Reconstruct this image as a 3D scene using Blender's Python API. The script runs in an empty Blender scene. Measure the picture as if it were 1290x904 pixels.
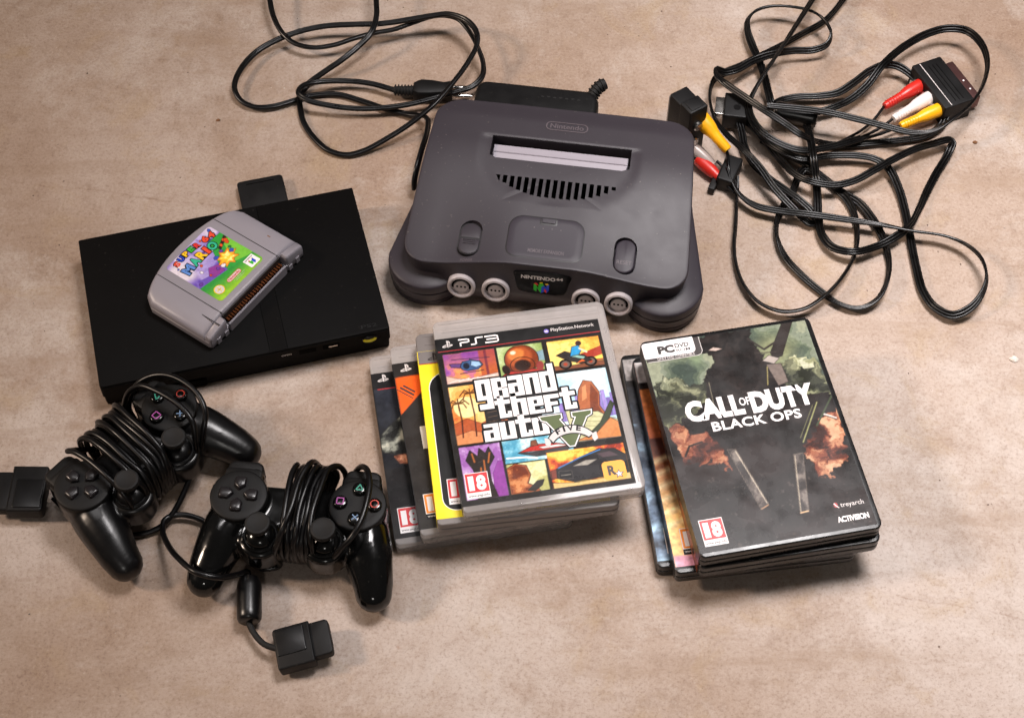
import bpy, bmesh, math, random
import numpy as np
from mathutils import Vector, Matrix

# ------------------------------------------------------------------ camera, light, exposure
SC = bpy.context.scene
COL = SC.collection
U = 0.001                      # builders below work in millimetres
R = math.radians

cam = bpy.data.cameras.new('camera')
cam.sensor_width = 36.0
cam.lens = 59.3
cam.clip_start = 0.02
cam.clip_end = 50.0
cam_o = bpy.data.objects.new('camera', cam)
COL.objects.link(cam_o)
SC.camera = cam_o
_r = Vector((0.99996167, 0.00722938, 0.00493815))
_u = Vector((-0.00875496, 0.8257158, 0.56401841))
_b = _r.cross(_u)
cam_o.matrix_world = Matrix(((_r.x, _u.x, _b.x, 0.0), (_r.y, _u.y, _b.y, -0.7665),
                             (_r.z, _u.z, _b.z, 1.12215), (0, 0, 0, 1)))

world = bpy.data.worlds.new('World')
SC.world = world
world.use_nodes = True
world.node_tree.nodes['Background'].inputs[0].default_value = (1.0, 0.93, 0.86, 1)
world.node_tree.nodes['Background'].inputs[1].default_value = 0.055

def area(name, loc, target, sx, sy, power, col):
    l = bpy.data.lights.new(name, 'AREA')
    l.shape = 'RECTANGLE'; l.size = sx; l.size_y = sy
    l.energy = power; l.color = col
    o = bpy.data.objects.new(name, l); COL.objects.link(o)
    o.location = loc
    d = Vector(target) - Vector(loc)
    o.rotation_euler = d.to_track_quat('-Z', 'Y').to_euler()
    return o
area('side_lamp', (-3.25, -0.15, 2.35), (0.05, 0.0, 0.0), 0.46, 0.46, 82, (1.0, 0.79, 0.63))
cl = area('ceiling_lamp', (0.46, 0.28, 1.72), (0.42, 0.04, 0.0), 0.70, 0.45, 7.0, (1.0, 0.95, 0.945))
cl.data.spread = R(66)
area('tube_lamp', (-0.55, 0.45, 1.9), (-0.25, -0.05, 0.0), 0.55, 0.10, 3.0, (1.0, 0.95, 0.95))
area('front_lamp', (-0.15, -2.3, 1.9), (0.0, 0.0, 0.0), 0.30, 0.16, 6.0, (1.0, 0.95, 0.90))

SC.view_settings.view_transform = 'Standard'
SC.view_settings.look = 'None'
SC.view_settings.exposure = 0.08
SC.view_settings.gamma = 1.0
SC.cycles.use_denoising = True
SC.cycles.max_bounces = 8
SC.cycles.transparent_max_bounces = 12

# ------------------------------------------------------------------ helpers
def lin(c):
    return tuple((v / 12.92 if v <= 0.04045 else ((v + 0.055) / 1.055) ** 2.4) for v in c)
def hx(s):
    return tuple(int(s[i:i + 2], 16) / 255 for i in (0, 2, 4))

def new_mat(name):
    m = bpy.data.materials.new(name); m.use_nodes = True
    nt = m.node_tree
    return m, nt, nt.nodes['Principled BSDF']

def plastic(name, col, rough=0.45, spec=0.5, metal=0.0, coat=0.0, bump=0.0, bscale=900.0, var=0.12, dust=0.0, rvar=0.12, emit=None):
    """one coloured material with grain, slight wear of colour and gloss, and a few dust specks"""
    m, nt, b = new_mat(name)
    N = nt.nodes; L = nt.links
    tc = N.new('ShaderNodeTexCoord')
    n1 = N.new('ShaderNodeTexNoise'); n1.inputs['Scale'].default_value = 35; n1.inputs['Detail'].default_value = 5
    L.new(tc.outputs['Object'], n1.inputs['Vector'])
    c = lin(col)
    mix = N.new('ShaderNodeMix'); mix.data_type = 'RGBA'
    mix.inputs[6].default_value = (*[v * (1 - var) for v in c], 1)
    mix.inputs[7].default_value = (*[min(1, v * (1 + var) + 0.001) for v in c], 1)
    L.new(n1.outputs[0], mix.inputs[0])
    out = mix.outputs[2]
    if dust:
        n2 = N.new('ShaderNodeTexNoise'); n2.inputs['Scale'].default_value = 420; n2.inputs['Detail'].default_value = 2
        L.new(tc.outputs['Object'], n2.inputs['Vector'])
        r = N.new('ShaderNodeMapRange'); r.inputs[1].default_value = 0.70; r.inputs[2].default_value = 0.78
        r.inputs[4].default_value = dust
        L.new(n2.outputs[0], r.inputs[0])
        mx = N.new('ShaderNodeMix'); mx.data_type = 'RGBA'
        L.new(r.outputs[0], mx.inputs[0]); L.new(out, mx.inputs[6]); mx.inputs[7].default_value = (0.35, 0.31, 0.27, 1)
        out = mx.outputs[2]
    L.new(out, b.inputs['Base Color'])
    rr = N.new('ShaderNodeMapRange')
    rr.inputs[3].default_value = max(0.03, rough - rvar * 0.5); rr.inputs[4].default_value = min(1, rough + rvar * 0.5)
    rr.inputs[1].default_value = 0.3; rr.inputs[2].default_value = 0.7
    n3 = N.new('ShaderNodeTexNoise'); n3.inputs['Scale'].default_value = 80; n3.inputs['Detail'].default_value = 4
    L.new(tc.outputs['Object'], n3.inputs['Vector']); L.new(n3.outputs[0], rr.inputs[0])
    L.new(rr.outputs[0], b.inputs['Roughness'])
    b.inputs['Specular IOR Level'].default_value = spec
    b.inputs['Metallic'].default_value = metal
    b.inputs['Coat Weight'].default_value = coat
    b.inputs['Coat Roughness'].default_value = 0.15
    if bump:
        n4 = N.new('ShaderNodeTexNoise'); n4.inputs['Scale'].default_value = bscale; n4.inputs['Detail'].default_value = 2
        L.new(tc.outputs['Object'], n4.inputs['Vector'])
        bp = N.new('ShaderNodeBump'); bp.inputs['Strength'].default_value = bump; bp.inputs['Distance'].default_value = 0.0004
        L.new(n4.outputs[0], bp.inputs['Height']); L.new(bp.outputs[0], b.inputs['Normal'])
    return m

def print_mat(name, rough=0.27, coat=0.0):
    """printed paper under film: the ink colour is the mesh's own colour attribute"""
    m, nt, b = new_mat(name)
    N = nt.nodes; L = nt.links
    a = N.new('ShaderNodeVertexColor'); a.layer_name = 'ink'
    tc = N.new('ShaderNodeTexCoord')
    n = N.new('ShaderNodeTexNoise'); n.inputs['Scale'].default_value = 60; n.inputs['Detail'].default_value = 6
    L.new(tc.outputs['Object'], n.inputs['Vector'])
    r = N.new('ShaderNodeMapRange'); r.inputs[1].default_value = 0.3; r.inputs[2].default_value = 0.7
    r.inputs[3].default_value = rough - 0.06; r.inputs[4].default_value = rough + 0.08
    L.new(n.outputs[0], r.inputs[0]); L.new(r.outputs[0], b.inputs['Roughness'])
    L.new(a.outputs[0], b.inputs['Base Color'])
    b.inputs['Specular IOR Level'].default_value = 0.3
    b.inputs['Coat Weight'].default_value = coat; b.inputs['Coat Roughness'].default_value = 0.2
    return m

def clear_plastic(name, col, alpha, rough=0.18):
    m, nt, b = new_mat(name)
    N = nt.nodes; L = nt.links
    t = N.new('ShaderNodeBsdfTransparent'); t.inputs[0].default_value = (0.93, 0.92, 0.91, 1)
    mx = N.new('ShaderNodeMixShader')
    tc = N.new('ShaderNodeTexCoord')
    n = N.new('ShaderNodeTexNoise'); n.inputs['Scale'].default_value = 45; n.inputs['Detail'].default_value = 6
    L.new(tc.outputs['Object'], n.inputs['Vector'])
    r = N.new('ShaderNodeMapRange'); r.inputs[1].default_value = 0.3; r.inputs[2].default_value = 0.7
    r.inputs[3].default_value = alpha - 0.06; r.inputs[4].default_value = alpha + 0.06
    L.new(n.outputs[0], r.inputs[0]); L.new(r.outputs[0], mx.inputs[0])
    b.inputs['Base Color'].default_value = (*lin(col), 1)
    b.inputs['Roughness'].default_value = rough
    out = N['Material Output']
    L.new(t.outputs[0], mx.inputs[1]); L.new(b.outputs[0], mx.inputs[2]); L.new(mx.outputs[0], out.inputs[0])
    return m

def tag(o, label, cat, group=None, kind=None):
    if label: o['label'] = label
    if cat: o['category'] = cat
    if group: o['group'] = group
    if kind: o['kind'] = kind
    return o

def thing(name, label, cat, loc=(0, 0, 0), rot=0.0, group=None):
    o = bpy.data.objects.new(name, None); COL.objects.link(o)
    o.empty_display_size = 0.02
    o.location = Vector(loc) * U
    o.rotation_euler = (0, 0, R(rot))
    return tag(o, label, cat, group)

def obj(name, verts, faces, mat, parent=None, smooth=True, angle=35, loc=None, rot=None):
    me = bpy.data.meshes.new(name)
    v = (np.asarray(verts, float) * U).tolist()
    me.from_pydata(v, [], faces)
    me.update()
    if smooth:
        me.polygons.foreach_set('use_smooth', [True] * len(me.polygons))
        me.set_sharp_from_angle(angle=R(angle))
    return link(name, me, mat, parent, loc, rot)

def link(name, me, mat, parent=None, loc=None, rot=None):
    o = bpy.data.objects.new(name, me); COL.objects.link(o)
    if mat is not None and not me.materials:
        me.materials.append(mat)
    if parent is not None: o.parent = parent
    if loc is not None: o.location = Vector(loc) * U
    if rot is not None: o.rotation_euler = rot
    return o

def rrect(w, d, r, cx=0.0, cy=0.0, seg=5):
    """rounded rectangle outline, counter-clockwise; r: one radius or (bl, br, tr, tl)"""
    rs = r if isinstance(r, (tuple, list)) else (r,) * 4
    pts = []
    for (sx, sy, a0), q in zip(((-1, -1, 180), (1, -1, 270), (1, 1, 0), (-1, 1, 90)), rs):
        q = max(q, 0.01)
        for k in range(seg + 1):
            a = R(a0 + 90 * k / seg)
            pts.append((cx + sx * (w / 2 - q) + q * math.cos(a), cy + sy * (d / 2 - q) + q * math.sin(a)))
    return pts

def circle(r, n=24, cx=0.0, cy=0.0, ry=None):
    return [(cx + r * math.cos(2 * math.pi * k / n), cy + (ry or r) * math.sin(2 * math.pi * k / n)) for k in range(n)]

def inset(pts, d):
    p = np.asarray(pts, float)
    if abs(d) < 1e-9: return p
    a = np.roll(p, 1, 0); b = np.roll(p, -1, 0)
    e1 = p - a; e2 = b - p
    e1 /= np.maximum(np.linalg.norm(e1, axis=1, keepdims=True), 1e-9)
    e2 /= np.maximum(np.linalg.norm(e2, axis=1, keepdims=True), 1e-9)
    n1 = np.stack([-e1[:, 1], e1[:, 0]], 1); n2 = np.stack([-e2[:, 1], e2[:, 0]], 1)
    n = n1 + n2
    L2 = np.maximum((n * n).sum(1, keepdims=True), 0.4)
    return p + n * (2 * d / L2)

def slab_data(outline, rings, zf=None, cap_top=True, cap_bot=True):
    """rings: [(inset, z)...] from bottom to top over one outline"""
    V, F = [], []
    n = len(outline)
    for ins, z in rings:
        q = inset(outline, ins)
        for x, y in q:
            V.append((x, y, z + (zf(x, y) if zf else 0.0)))
    for k in range(len(rings) - 1):
        for i in range(n):
            j = (i + 1) % n
            F.append((k * n + i, k * n + j, (k + 1) * n + j, (k + 1) * n + i))
    if cap_bot: F.append(tuple(range(n - 1, -1, -1)))
    if cap_top: F.append(tuple(range((len(rings) - 1) * n, len(rings) * n)))
    return V, F

def slab(name, outline, rings, mat, parent=None, zf=None, loc=None, rot=None, angle=35, smooth=True):
    V, F = slab_data(outline, rings, zf)
    return obj(name, V, F, mat, parent, smooth, angle, loc, rot)

def soft(z0, z1, b, n=3):
    """ring profile of a plate from z0 to z1 with edges rounded by b"""
    out = []
    for k in range(n + 1):
        a = math.pi / 2 * k / n
        out.append((b * (1 - math.sin(a)), z0 + b * (1 - math.cos(a))))
    for k in range(n + 1):
        a = math.pi / 2 * k / n
        out.append((b * (1 - math.cos(a)), z1 - b * (1 - math.sin(a))))
    return out

def join(parts):
    V, F = [], []
    for v, f in parts:
        o = len(V); V += list(v); F += [tuple(i + o for i in q) for q in f]
    return V, F

def xform(vf, M):
    return [tuple(M @ Vector(v)) for v in vf[0]], vf[1]

def lathe_data(profile, n=24):
    """profile: [(r, z)...] round the z axis"""
    V, F = [], []
    for r, z in profile:
        for k in range(n):
            a = 2 * math.pi * k / n
            V.append((r * math.cos(a), r * math.sin(a), z))
    for k in range(len(profile) - 1):
        for i in range(n):
            j = (i + 1) % n
            F.append((k * n + i, k * n + j, (k + 1) * n + j, (k + 1) * n + i))
    F.append(tuple(range(n - 1, -1, -1)))
    F.append(tuple(range((len(profile) - 1) * n, len(profile) * n)))
    return V, F

def spline(ctrl, step=2.0):
    """centripetal-like Catmull-Rom through rows of ctrl (first three columns are x, y, z)"""
    P = np.asarray(ctrl, float)
    P = np.vstack([2 * P[0] - P[1], P, 2 * P[-1] - P[-2]])
    out = []
    for i in range(1, len(P) - 2):
        p0, p1, p2, p3 = P[i - 1], P[i], P[i + 1], P[i + 2]
        d = [max(np.linalg.norm((b - a)[:3]), 1e-6) ** 0.5 for a, b in ((p0, p1), (p1, p2), (p2, p3))]
        t0 = 0; t1 = d[0]; t2 = t1 + d[1]; t3 = t2 + d[2]
        n = max(2, int(np.linalg.norm((p2 - p1)[:3]) / step))
        for k in range(n):
            t = t1 + (t2 - t1) * k / n
            A1 = (t1 - t) / (t1 - t0) * p0 + (t - t0) / (t1 - t0) * p1
            A2 = (t2 - t) / (t2 - t1) * p1 + (t - t1) / (t2 - t1) * p2
            A3 = (t3 - t) / (t3 - t2) * p2 + (t - t2) / (t3 - t2) * p3
            B1 = (t2 - t) / (t2 - t0) * A1 + (t - t0) / (t2 - t0) * A2
            B2 = (t3 - t) / (t3 - t1) * A2 + (t - t1) / (t3 - t1) * A3
            out.append((t2 - t) / (t2 - t1) * B1 + (t - t1) / (t2 - t1) * B2)
    out.append(P[-2])
    return np.array(out)

def sweep_data(path, profile, roll=None, caps=True):
    """carry a closed 2-D profile along a path. roll None: minimal twist; else the angle (deg) of the
    profile's x axis out of the horizontal at each point"""
    P = np.asarray(path, float)[:, :3]
    T = np.gradient(P, axis=0)
    T /= np.maximum(np.linalg.norm(T, axis=1, keepdims=True), 1e-9)
    n = len(P); pr = np.asarray(profile, float); m = len(pr)
    V = []; S = None
    for i in range(n):
        t = T[i]
        if roll is None:
            if S is None:
                a = np.array([0, 0, 1.0]) if abs(t[2]) < 0.9 else np.array([1.0, 0, 0])
                S = np.cross(t, a)
            S = S - t * (S @ t); S = S / max(np.linalg.norm(S), 1e-9)
            s = S; w = np.cross(s, t)
        else:
            h = np.array([t[1], -t[0], 0.0])
            h = h / max(np.linalg.norm(h), 1e-6)
            up = np.cross(h, t)
            a = math.radians(roll[i])
            s = math.cos(a) * h + math.sin(a) * up
            w = np.cross(s, t)
        V.append(P[i] + pr[:, :1] * s + pr[:, 1:2] * w)
    V = np.vstack(V)
    F = []
    for i in range(n - 1):
        for k in range(m):
            l = (k + 1) % m
            F.append((i * m + k, i * m + l, (i + 1) * m + l, (i + 1) * m + k))
    if caps:
        F.append(tuple(range(m - 1, -1, -1))); F.append(tuple(range((n - 1) * m, n * m)))
    return V.tolist(), F

def fix_normals(me):
    bm = bmesh.new(); bm.from_mesh(me)
    bmesh.ops.recalc_face_normals(bm, faces=bm.faces[:])
    bm.to_mesh(me); bm.free()

def tube(name, ctrl, r, mat, parent=None, step=2.0, seg=10):
    V, F = sweep_data(spline(ctrl, step), circle(r, seg))
    o = obj(name, V, F, mat, parent, angle=60)
    fix_normals(o.data)
    return o

def modified(o, *mods):
    """apply modifiers given as (type, {settings}) in place"""
    for t, kw in mods:
        md = o.modifiers.new(t, t)
        for k, v in kw.items(): setattr(md, k, v)
    bpy.context.view_layer.update()
    dg = bpy.context.evaluated_depsgraph_get()
    me = bpy.data.meshes.new_from_object(o.evaluated_get(dg))
    me.name = o.data.name
    o.modifiers.clear()
    old = o.data; o.data = me
    bpy.data.meshes.remove(old)
    return o

def cut(o, cutters):
    """subtract the cutter solids (verts, faces in o's own frame, mm), then drop them"""
    for V, F in cutters:
        c = obj('cutter', V, F, None, None, smooth=False)
        fix_normals(c.data)
        c.matrix_world = o.matrix_world
        if o.parent: c.parent = o.parent; c.location = o.location; c.rotation_euler = o.rotation_euler
        modified(o, ('BOOLEAN', dict(object=c, operation='DIFFERENCE', solver='EXACT')))
        me = c.data
        bpy.data.objects.remove(c); bpy.data.meshes.remove(me)
    me = o.data
    me.polygons.foreach_set('use_smooth', [True] * len(me.polygons))
    me.set_sharp_from_angle(angle=R(32))
    return o

# ---- flat lettering: filled glyph meshes fitted to a box
_tc = {}
def glyphs(s, bold=0.0, space=1.0):
    k = (s, bold, space)
    if k in _tc: return _tc[k]
    cu = bpy.data.curves.new('lettering', 'FONT')
    cu.body = s; cu.offset = bold; cu.space_character = space; cu.resolution_u = 3
    cu.dimensions = '2D'; cu.fill_mode = 'BOTH'
    o = bpy.data.objects.new('lettering', cu); COL.objects.link(o)
    bpy.context.view_layer.update()
    dg = bpy.context.evaluated_depsgraph_get()
    me = bpy.data.meshes.new_from_object(o.evaluated_get(dg))
    V = np.array([v.co[:2] for v in me.vertices]); F = [tuple(p.vertices) for p in me.polygons]
    bpy.data.objects.remove(o); bpy.data.curves.remove(cu); bpy.data.meshes.remove(me)
    _tc[k] = (V, F)
    return _tc[k]

def text_data(s, x0, y0, x1, y1, z, bold=0.0, space=1.0, skew=0.0, rot=0.0):
    """lettering filling the box x0..x1, y0..y1 at height z"""
    V, F = glyphs(s, bold, space)
    lo = V.min(0); hi = V.max(0)
    q = (V - lo) / np.maximum(hi - lo, 1e-6)
    x = x0 + q[:, 0] * (x1 - x0) + skew * q[:, 1] * (y1 - y0); y = y0 + q[:, 1] * (y1 - y0)
    if rot:
        cx, cy = (x0 + x1) / 2, (y0 + y1) / 2; a = R(rot)
        x, y = cx + (x - cx) * math.cos(a) - (y - cy) * math.sin(a), cy + (x - cx) * math.sin(a) + (y - cy) * math.cos(a)
    return [(a, b, z) for a, b in zip(x, y)], F

def text(name, s, box, z, mat, parent, **kw):
    V, F = text_data(s, *box, z, **kw)
    return obj(name, V, F, mat, parent, smooth=False)

def flat(outline, z):
    return [(x, y, z) for x, y in outline], [tuple(range(len(outline)))]

def stroke(pts, w, z):
    """a flat pen stroke of width w along pts"""
    P = np.asarray(pts, float); T = np.gradient(P, axis=0)
    T /= np.maximum(np.linalg.norm(T, axis=1, keepdims=True), 1e-9)
    N = np.stack([-T[:, 1], T[:, 0]], 1) * w / 2
    A, B = P + N, P - N
    n = len(P)
    V = [(x, y, z) for x, y in A] + [(x, y, z) for x, y in B]
    return V, [(i + n, i + n + 1, i + 1, i) for i in range(n - 1)]

# ---- printed pictures: a fine grid whose points carry ink colours
class Paint:
    def __init__(s, w, h, step):
        s.w, s.h = w, h
        s.nx, s.ny = int(w / step) + 1, int(h / step) + 1
        s.X, s.Y = np.meshgrid(np.linspace(0, w, s.nx), np.linspace(0, h, s.ny))
        s.c = np.zeros((s.ny, s.nx, 3)); s.e = step * 0.6
    def put(s, mask, col):
        col = np.asarray(col, float)
        s.c = s.c * (1 - mask[..., None]) + col * mask[..., None]
    def noise(s, scale, seed, octv=4):
        rng = np.random.default_rng(seed); out = np.zeros_like(s.X); amp = 1.0; tot = 0
        for _ in range(octv):
            gx, gy = int(s.w / scale) + 3, int(s.h / scale) + 3
            g = rng.random((gy, gx))
            x = s.X / scale; y = s.Y / scale
            i = np.floor(x).astype(int); j = np.floor(y).astype(int); fx = x - i; fy = y - j
            fx = fx * fx * (3 - 2 * fx); fy = fy * fy * (3 - 2 * fy)
            i = i % (gx - 1); j = j % (gy - 1)
            out += amp * ((g[j, i] * (1 - fx) + g[j, i + 1] * fx) * (1 - fy) + (g[j + 1, i] * (1 - fx) + g[j + 1, i + 1] * fx) * fy)
            tot += amp; amp *= 0.5; scale *= 0.5
        return out / tot
    def sd_poly(s, pts):
        P = np.asarray(pts, float); n = len(P)
        d = np.full(s.X.shape, 1e9); ins = np.zeros(s.X.shape, bool)
        for i in range(n):
            a, b = P[i], P[(i + 1) % n]
            e = b - a; wx = s.X - a[0]; wy = s.Y - a[1]
            t = np.clip((wx * e[0] + wy * e[1]) / max(e @ e, 1e-9), 0, 1)
            d = np.minimum(d, np.hypot(wx - t * e[0], wy - t * e[1]))
            c = (a[1] > s.Y) != (b[1] > s.Y)
            if abs(e[1]) > 1e-9:
                ins ^= c & (s.X < a[0] + (s.Y - a[1]) * e[0] / e[1])
        return np.where(ins, -d, d)
    def mask(s, sd, softn=None):
        e = softn or s.e
        return np.clip(0.5 - sd / (2 * e), 0, 1)
    def poly(s, pts, col, softn=None, k=1.0, clip=None):
        m = s.mask(s.sd_poly(pts), softn) * k
        if clip is not None: m = m * clip
        s.put(m, hx(col) if isinstance(col, str) else col)
    def rect(s, x0, y0, x1, y1, col, softn=None, k=1.0, clip=None):
        s.poly([(x0, y0), (x1, y0), (x1, y1), (x0, y1)], col, softn, k, clip)
    def ell(s, cx, cy, rx, ry, col, softn=None, rot=0.0, k=1.0, clip=None):
        a = R(rot); x = s.X - cx; y = s.Y - cy
        u = (x * math.cos(a) + y * math.sin(a)) / rx; v = (-x * math.sin(a) + y * math.cos(a)) / ry
        m = s.mask((np.hypot(u, v) - 1) * min(rx, ry), softn) * k
        if clip is not None: m = m * clip
        s.put(m, hx(col) if isinstance(col, str) else col)
    def line(s, pts, w, col, softn=None, k=1.0, clip=None):
        P = np.asarray(pts, float); d = np.full(s.X.shape, 1e9)
        for a, b in zip(P[:-1], P[1:]):
            e = b - a; wx = s.X - a[0]; wy = s.Y - a[1]
            t = np.clip((wx * e[0] + wy * e[1]) / max(e @ e, 1e-9), 0, 1)
            d = np.minimum(d, np.hypot(wx - t * e[0], wy - t * e[1]))
        m = s.mask(d - w / 2, softn) * k
        if clip is not None: m = m * clip
        s.put(m, hx(col) if isinstance(col, str) else col)
    def grad(s, clip, c0, c1, ax=(0, 1), lo=0.0, hi=1.0, wob=0.0, seed=1):
        t = s.X * ax[0] + s.Y * ax[1]
        if wob: t = t + (s.noise(8, seed) - 0.5) * wob
        t = np.clip((t - lo) / (hi - lo), 0, 1)[..., None]
        col = np.array(hx(c0)) * (1 - t) + np.array(hx(c1)) * t
        s.c = s.c * (1 - clip[..., None]) + col * clip[..., None]
    def box(s, x0, y0, x1, y1):
        return s.mask(s.sd_poly([(x0, y0), (x1, y0), (x1, y1), (x0, y1)]))
    def grain(s, k, seed=3, scale=2.0, clip=None):
        n = (s.noise(scale, seed) - 0.5) * 2 * k
        if clip is not None: n = n * clip
        s.c = np.clip(s.c * (1 + n[..., None]), 0, 1)
    def cel(s, pts, col, ow=0.55, line='1c1715', clip=None):
        sd = s.sd_poly(pts)
        m = s.mask(sd - ow); f = s.mask(sd)
        if clip is not None: m = m * clip; f = f * clip
        s.put(m, hx(line)); s.put(f, hx(col))
    def tex(s, mask, cols, scale, seed, warp=0.0, octv=5):
        n = s.noise(scale, seed, octv)
        q = np.argsort(np.argsort(n.ravel())).reshape(n.shape) / n.size
        for i, c in enumerate(cols):
            a = i / len(cols)
            s.put(mask * np.clip((q - a) * 60 + 0.5, 0, 1) if i else mask, hx(c))
    def build(s, name, mat, parent, x0, y0, z, zf=None, bend=None):
        nx, ny = s.nx, s.ny
        X = s.X + x0; Y = s.Y + y0
        Z = np.full(X.shape, float(z)) + (zf(X, Y) if zf else 0)
        V = np.stack([X, Y, Z], -1).reshape(-1, 3) * U
        i = np.arange(ny * nx).reshape(ny, nx)
        Fq = np.stack([i[:-1, :-1], i[:-1, 1:], i[1:, 1:], i[1:, :-1]], -1).reshape(-1, 4)
        me = bpy.data.meshes.new(name)
        me.from_pydata(V.tolist(), [], Fq.tolist()); me.update()
        at = me.color_attributes.new('ink', 'FLOAT_COLOR', 'POINT')
        c = np.clip(s.c.reshape(-1, 3), 0, 1)
        c = np.where(c <= 0.04045, c / 12.92, ((c + 0.055) / 1.055) ** 2.4)
        at.data.foreach_set('color', np.concatenate([c, np.ones((len(c), 1))], 1).astype(np.float32).ravel())
        me.polygons.foreach_set('use_smooth', [True] * len(me.polygons))
        return link(name, me, mat, parent)

# ------------------------------------------------------------------ materials
M = {}
def mat(key, *a, **k):
    M[key] = plastic(key, *a, **k)
mat('n64_shell', hx('302b31'), 0.47, spec=0.38, bump=0.12, bscale=1500, dust=0.22, var=0.04, rvar=0.04)
mat('n64_gloss', hx('2d282c'), 0.28, var=0.06, dust=0.1)
mat('n64_door', hx('302b33'), 0.48, spec=0.32, bump=0.06, var=0.03, rvar=0.03)
mat('n64_dark', hx('131113'), 0.5)
mat('n64_flap', hx('98929b'), 0.45, bump=0.06, dust=0.0, var=0.05)
mat('port_grey', hx('aba3a4'), 0.42, var=0.06)
mat('hole', hx('040404'), 0.8, spec=0.05)
mat('badge', hx('050506'), 0.16)
mat('mould_mark', hx('544b50'), 0.5)
mat('cart_grey', hx('8a858c'), 0.40, bump=0.08, dust=0.0, var=0.04)
mat('cart_dark', hx('1b1618'), 0.6)
mat('brass', hx('6a3a1a'), 0.35, metal=0.7)
mat('black_matte', hx('090809'), 0.5, bump=0.10, dust=0.08, var=0.15, spec=0.3)
mat('black_top', hx('070606'), 0.6, bump=0.10, dust=0.05, var=0.1, spec=0.08, rvar=0.03)
mat('black_gloss', hx('070707'), 0.15, var=0.1, dust=0.05)
mat('black_satin', hx('080708'), 0.30, var=0.1, dust=0.06, rvar=0.05)
mat('pad_plate', hx('0a0909'), 0.55, bump=0.12, var=0.1, spec=0.28, rvar=0.04)
mat('pad_key', hx('1e1b1d'), 0.3, var=0.1)
mat('rubber', hx('121111'), 0.7, bump=0.15, var=0.12, dust=0.1, spec=0.35)
mat('cord', hx('060506'), 0.32, spec=0.36, var=0.15, dust=0.12, bump=0.05)
mat('ribbon', hx('060505'), 0.30, spec=0.38, var=0.15, dust=0.1)
mat('dvd_black', hx('0f0e0f'), 0.30, var=0.1, dust=0.12, bump=0.06)
mat('case_grey', hx('77716f'), 0.32, var=0.06)
mat('metal', hx('c8c4c0'), 0.25, metal=1.0)
mat('scart_metal', hx('6a4a48'), 0.35, metal=0.8)
mat('rca_red', hx('c3261c'), 0.38, var=0.08)
mat('rca_white', hx('ded6d4'), 0.38, var=0.04)
mat('rca_white_shaded', hx('a3958f'), 0.3, var=0.06)  # white plug under the yellow one, its shade painted into the base colour
mat('rca_yellow', hx('f8b010'), 0.38, var=0.06)
mat('white', hx('f0eaea'), 0.42, var=0.03)
mat('offwhite', hx('cfc8c6'), 0.42, var=0.04)
mat('ink_black', hx('0c0a0a'), 0.36, var=0.05, spec=0.3)
mat('ink_dark', hx('2b211f'), 0.4, var=0.05)
mat('red', hx('d0252b'), 0.36, var=0.05)
mat('red_line', hx('a8232a'), 0.36, var=0.05)
mat('orange', hx('ee8a10'), 0.36, var=0.05)
mat('amber', hx('f6a62a'), 0.36, var=0.05)
mat('yellow', hx('f6de12'), 0.34, var=0.03)
mat('vgreen', hx('4d5b2c'), 0.36, var=0.12)
mat('logo_green', hx('2fae2e'), 0.3)
mat('logo_blue', hx('2444c4'), 0.3)
mat('logo_red', hx('d4302a'), 0.3)
mat('logo_yellow', hx('f0c020'), 0.3)
mat('sym_green', hx('2f8f78'), 0.4)
mat('sym_red', hx('b83c30'), 0.4)
mat('sym_pink', hx('9a4690'), 0.4)
mat('sym_blue', hx('6a86a8'), 0.4)
mat('let_green', hx('2fb08a'), 0.4)
mat('let_red', hx('dc4526'), 0.4)
mat('let_blue', hx('5a86cc'), 0.4)
mat('purple', hx('6a55c0'), 0.4)
mat('stone', hx('e0d6cc'), 0.8, bump=0.4, bscale=400)
mat('crumb', hx('7a5232'), 0.8, bump=0.4, bscale=400)
m_, nt_, b_ = new_mat('grit'); M['grit'] = m_
_g = nt_.nodes.new('ShaderNodeNewGeometry'); _r = nt_.nodes.new('ShaderNodeValToRGB')
_r.color_ramp.elements[0].color = (0.09, 0.055, 0.035, 1); _r.color_ramp.elements[1].color = (0.62, 0.55, 0.48, 1); _r.color_ramp.elements[0].position = 0.35
nt_.links.new(_g.outputs['Random Per Island'], _r.inputs[0]); nt_.links.new(_r.outputs[0], b_.inputs['Base Color']); b_.inputs['Roughness'].default_value = 0.85
M['print'] = print_mat('printed_paper')
M['label'] = print_mat('printed_label', 0.4, 0.1)
M['clear'] = clear_plastic('clear_case', hx('c3bdba'), 0.38, 0.14)
M['clear_lip'] = clear_plastic('clear_case_lid', hx('c8c2c0'), 0.42, 0.12)
mm, nt_, b_ = new_mat('led')
b_.inputs['Base Color'].default_value = (0.9, 0.78, 0.02, 1); b_.inputs['Roughness'].default_value = 0.25
M['led'] = mm

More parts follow.
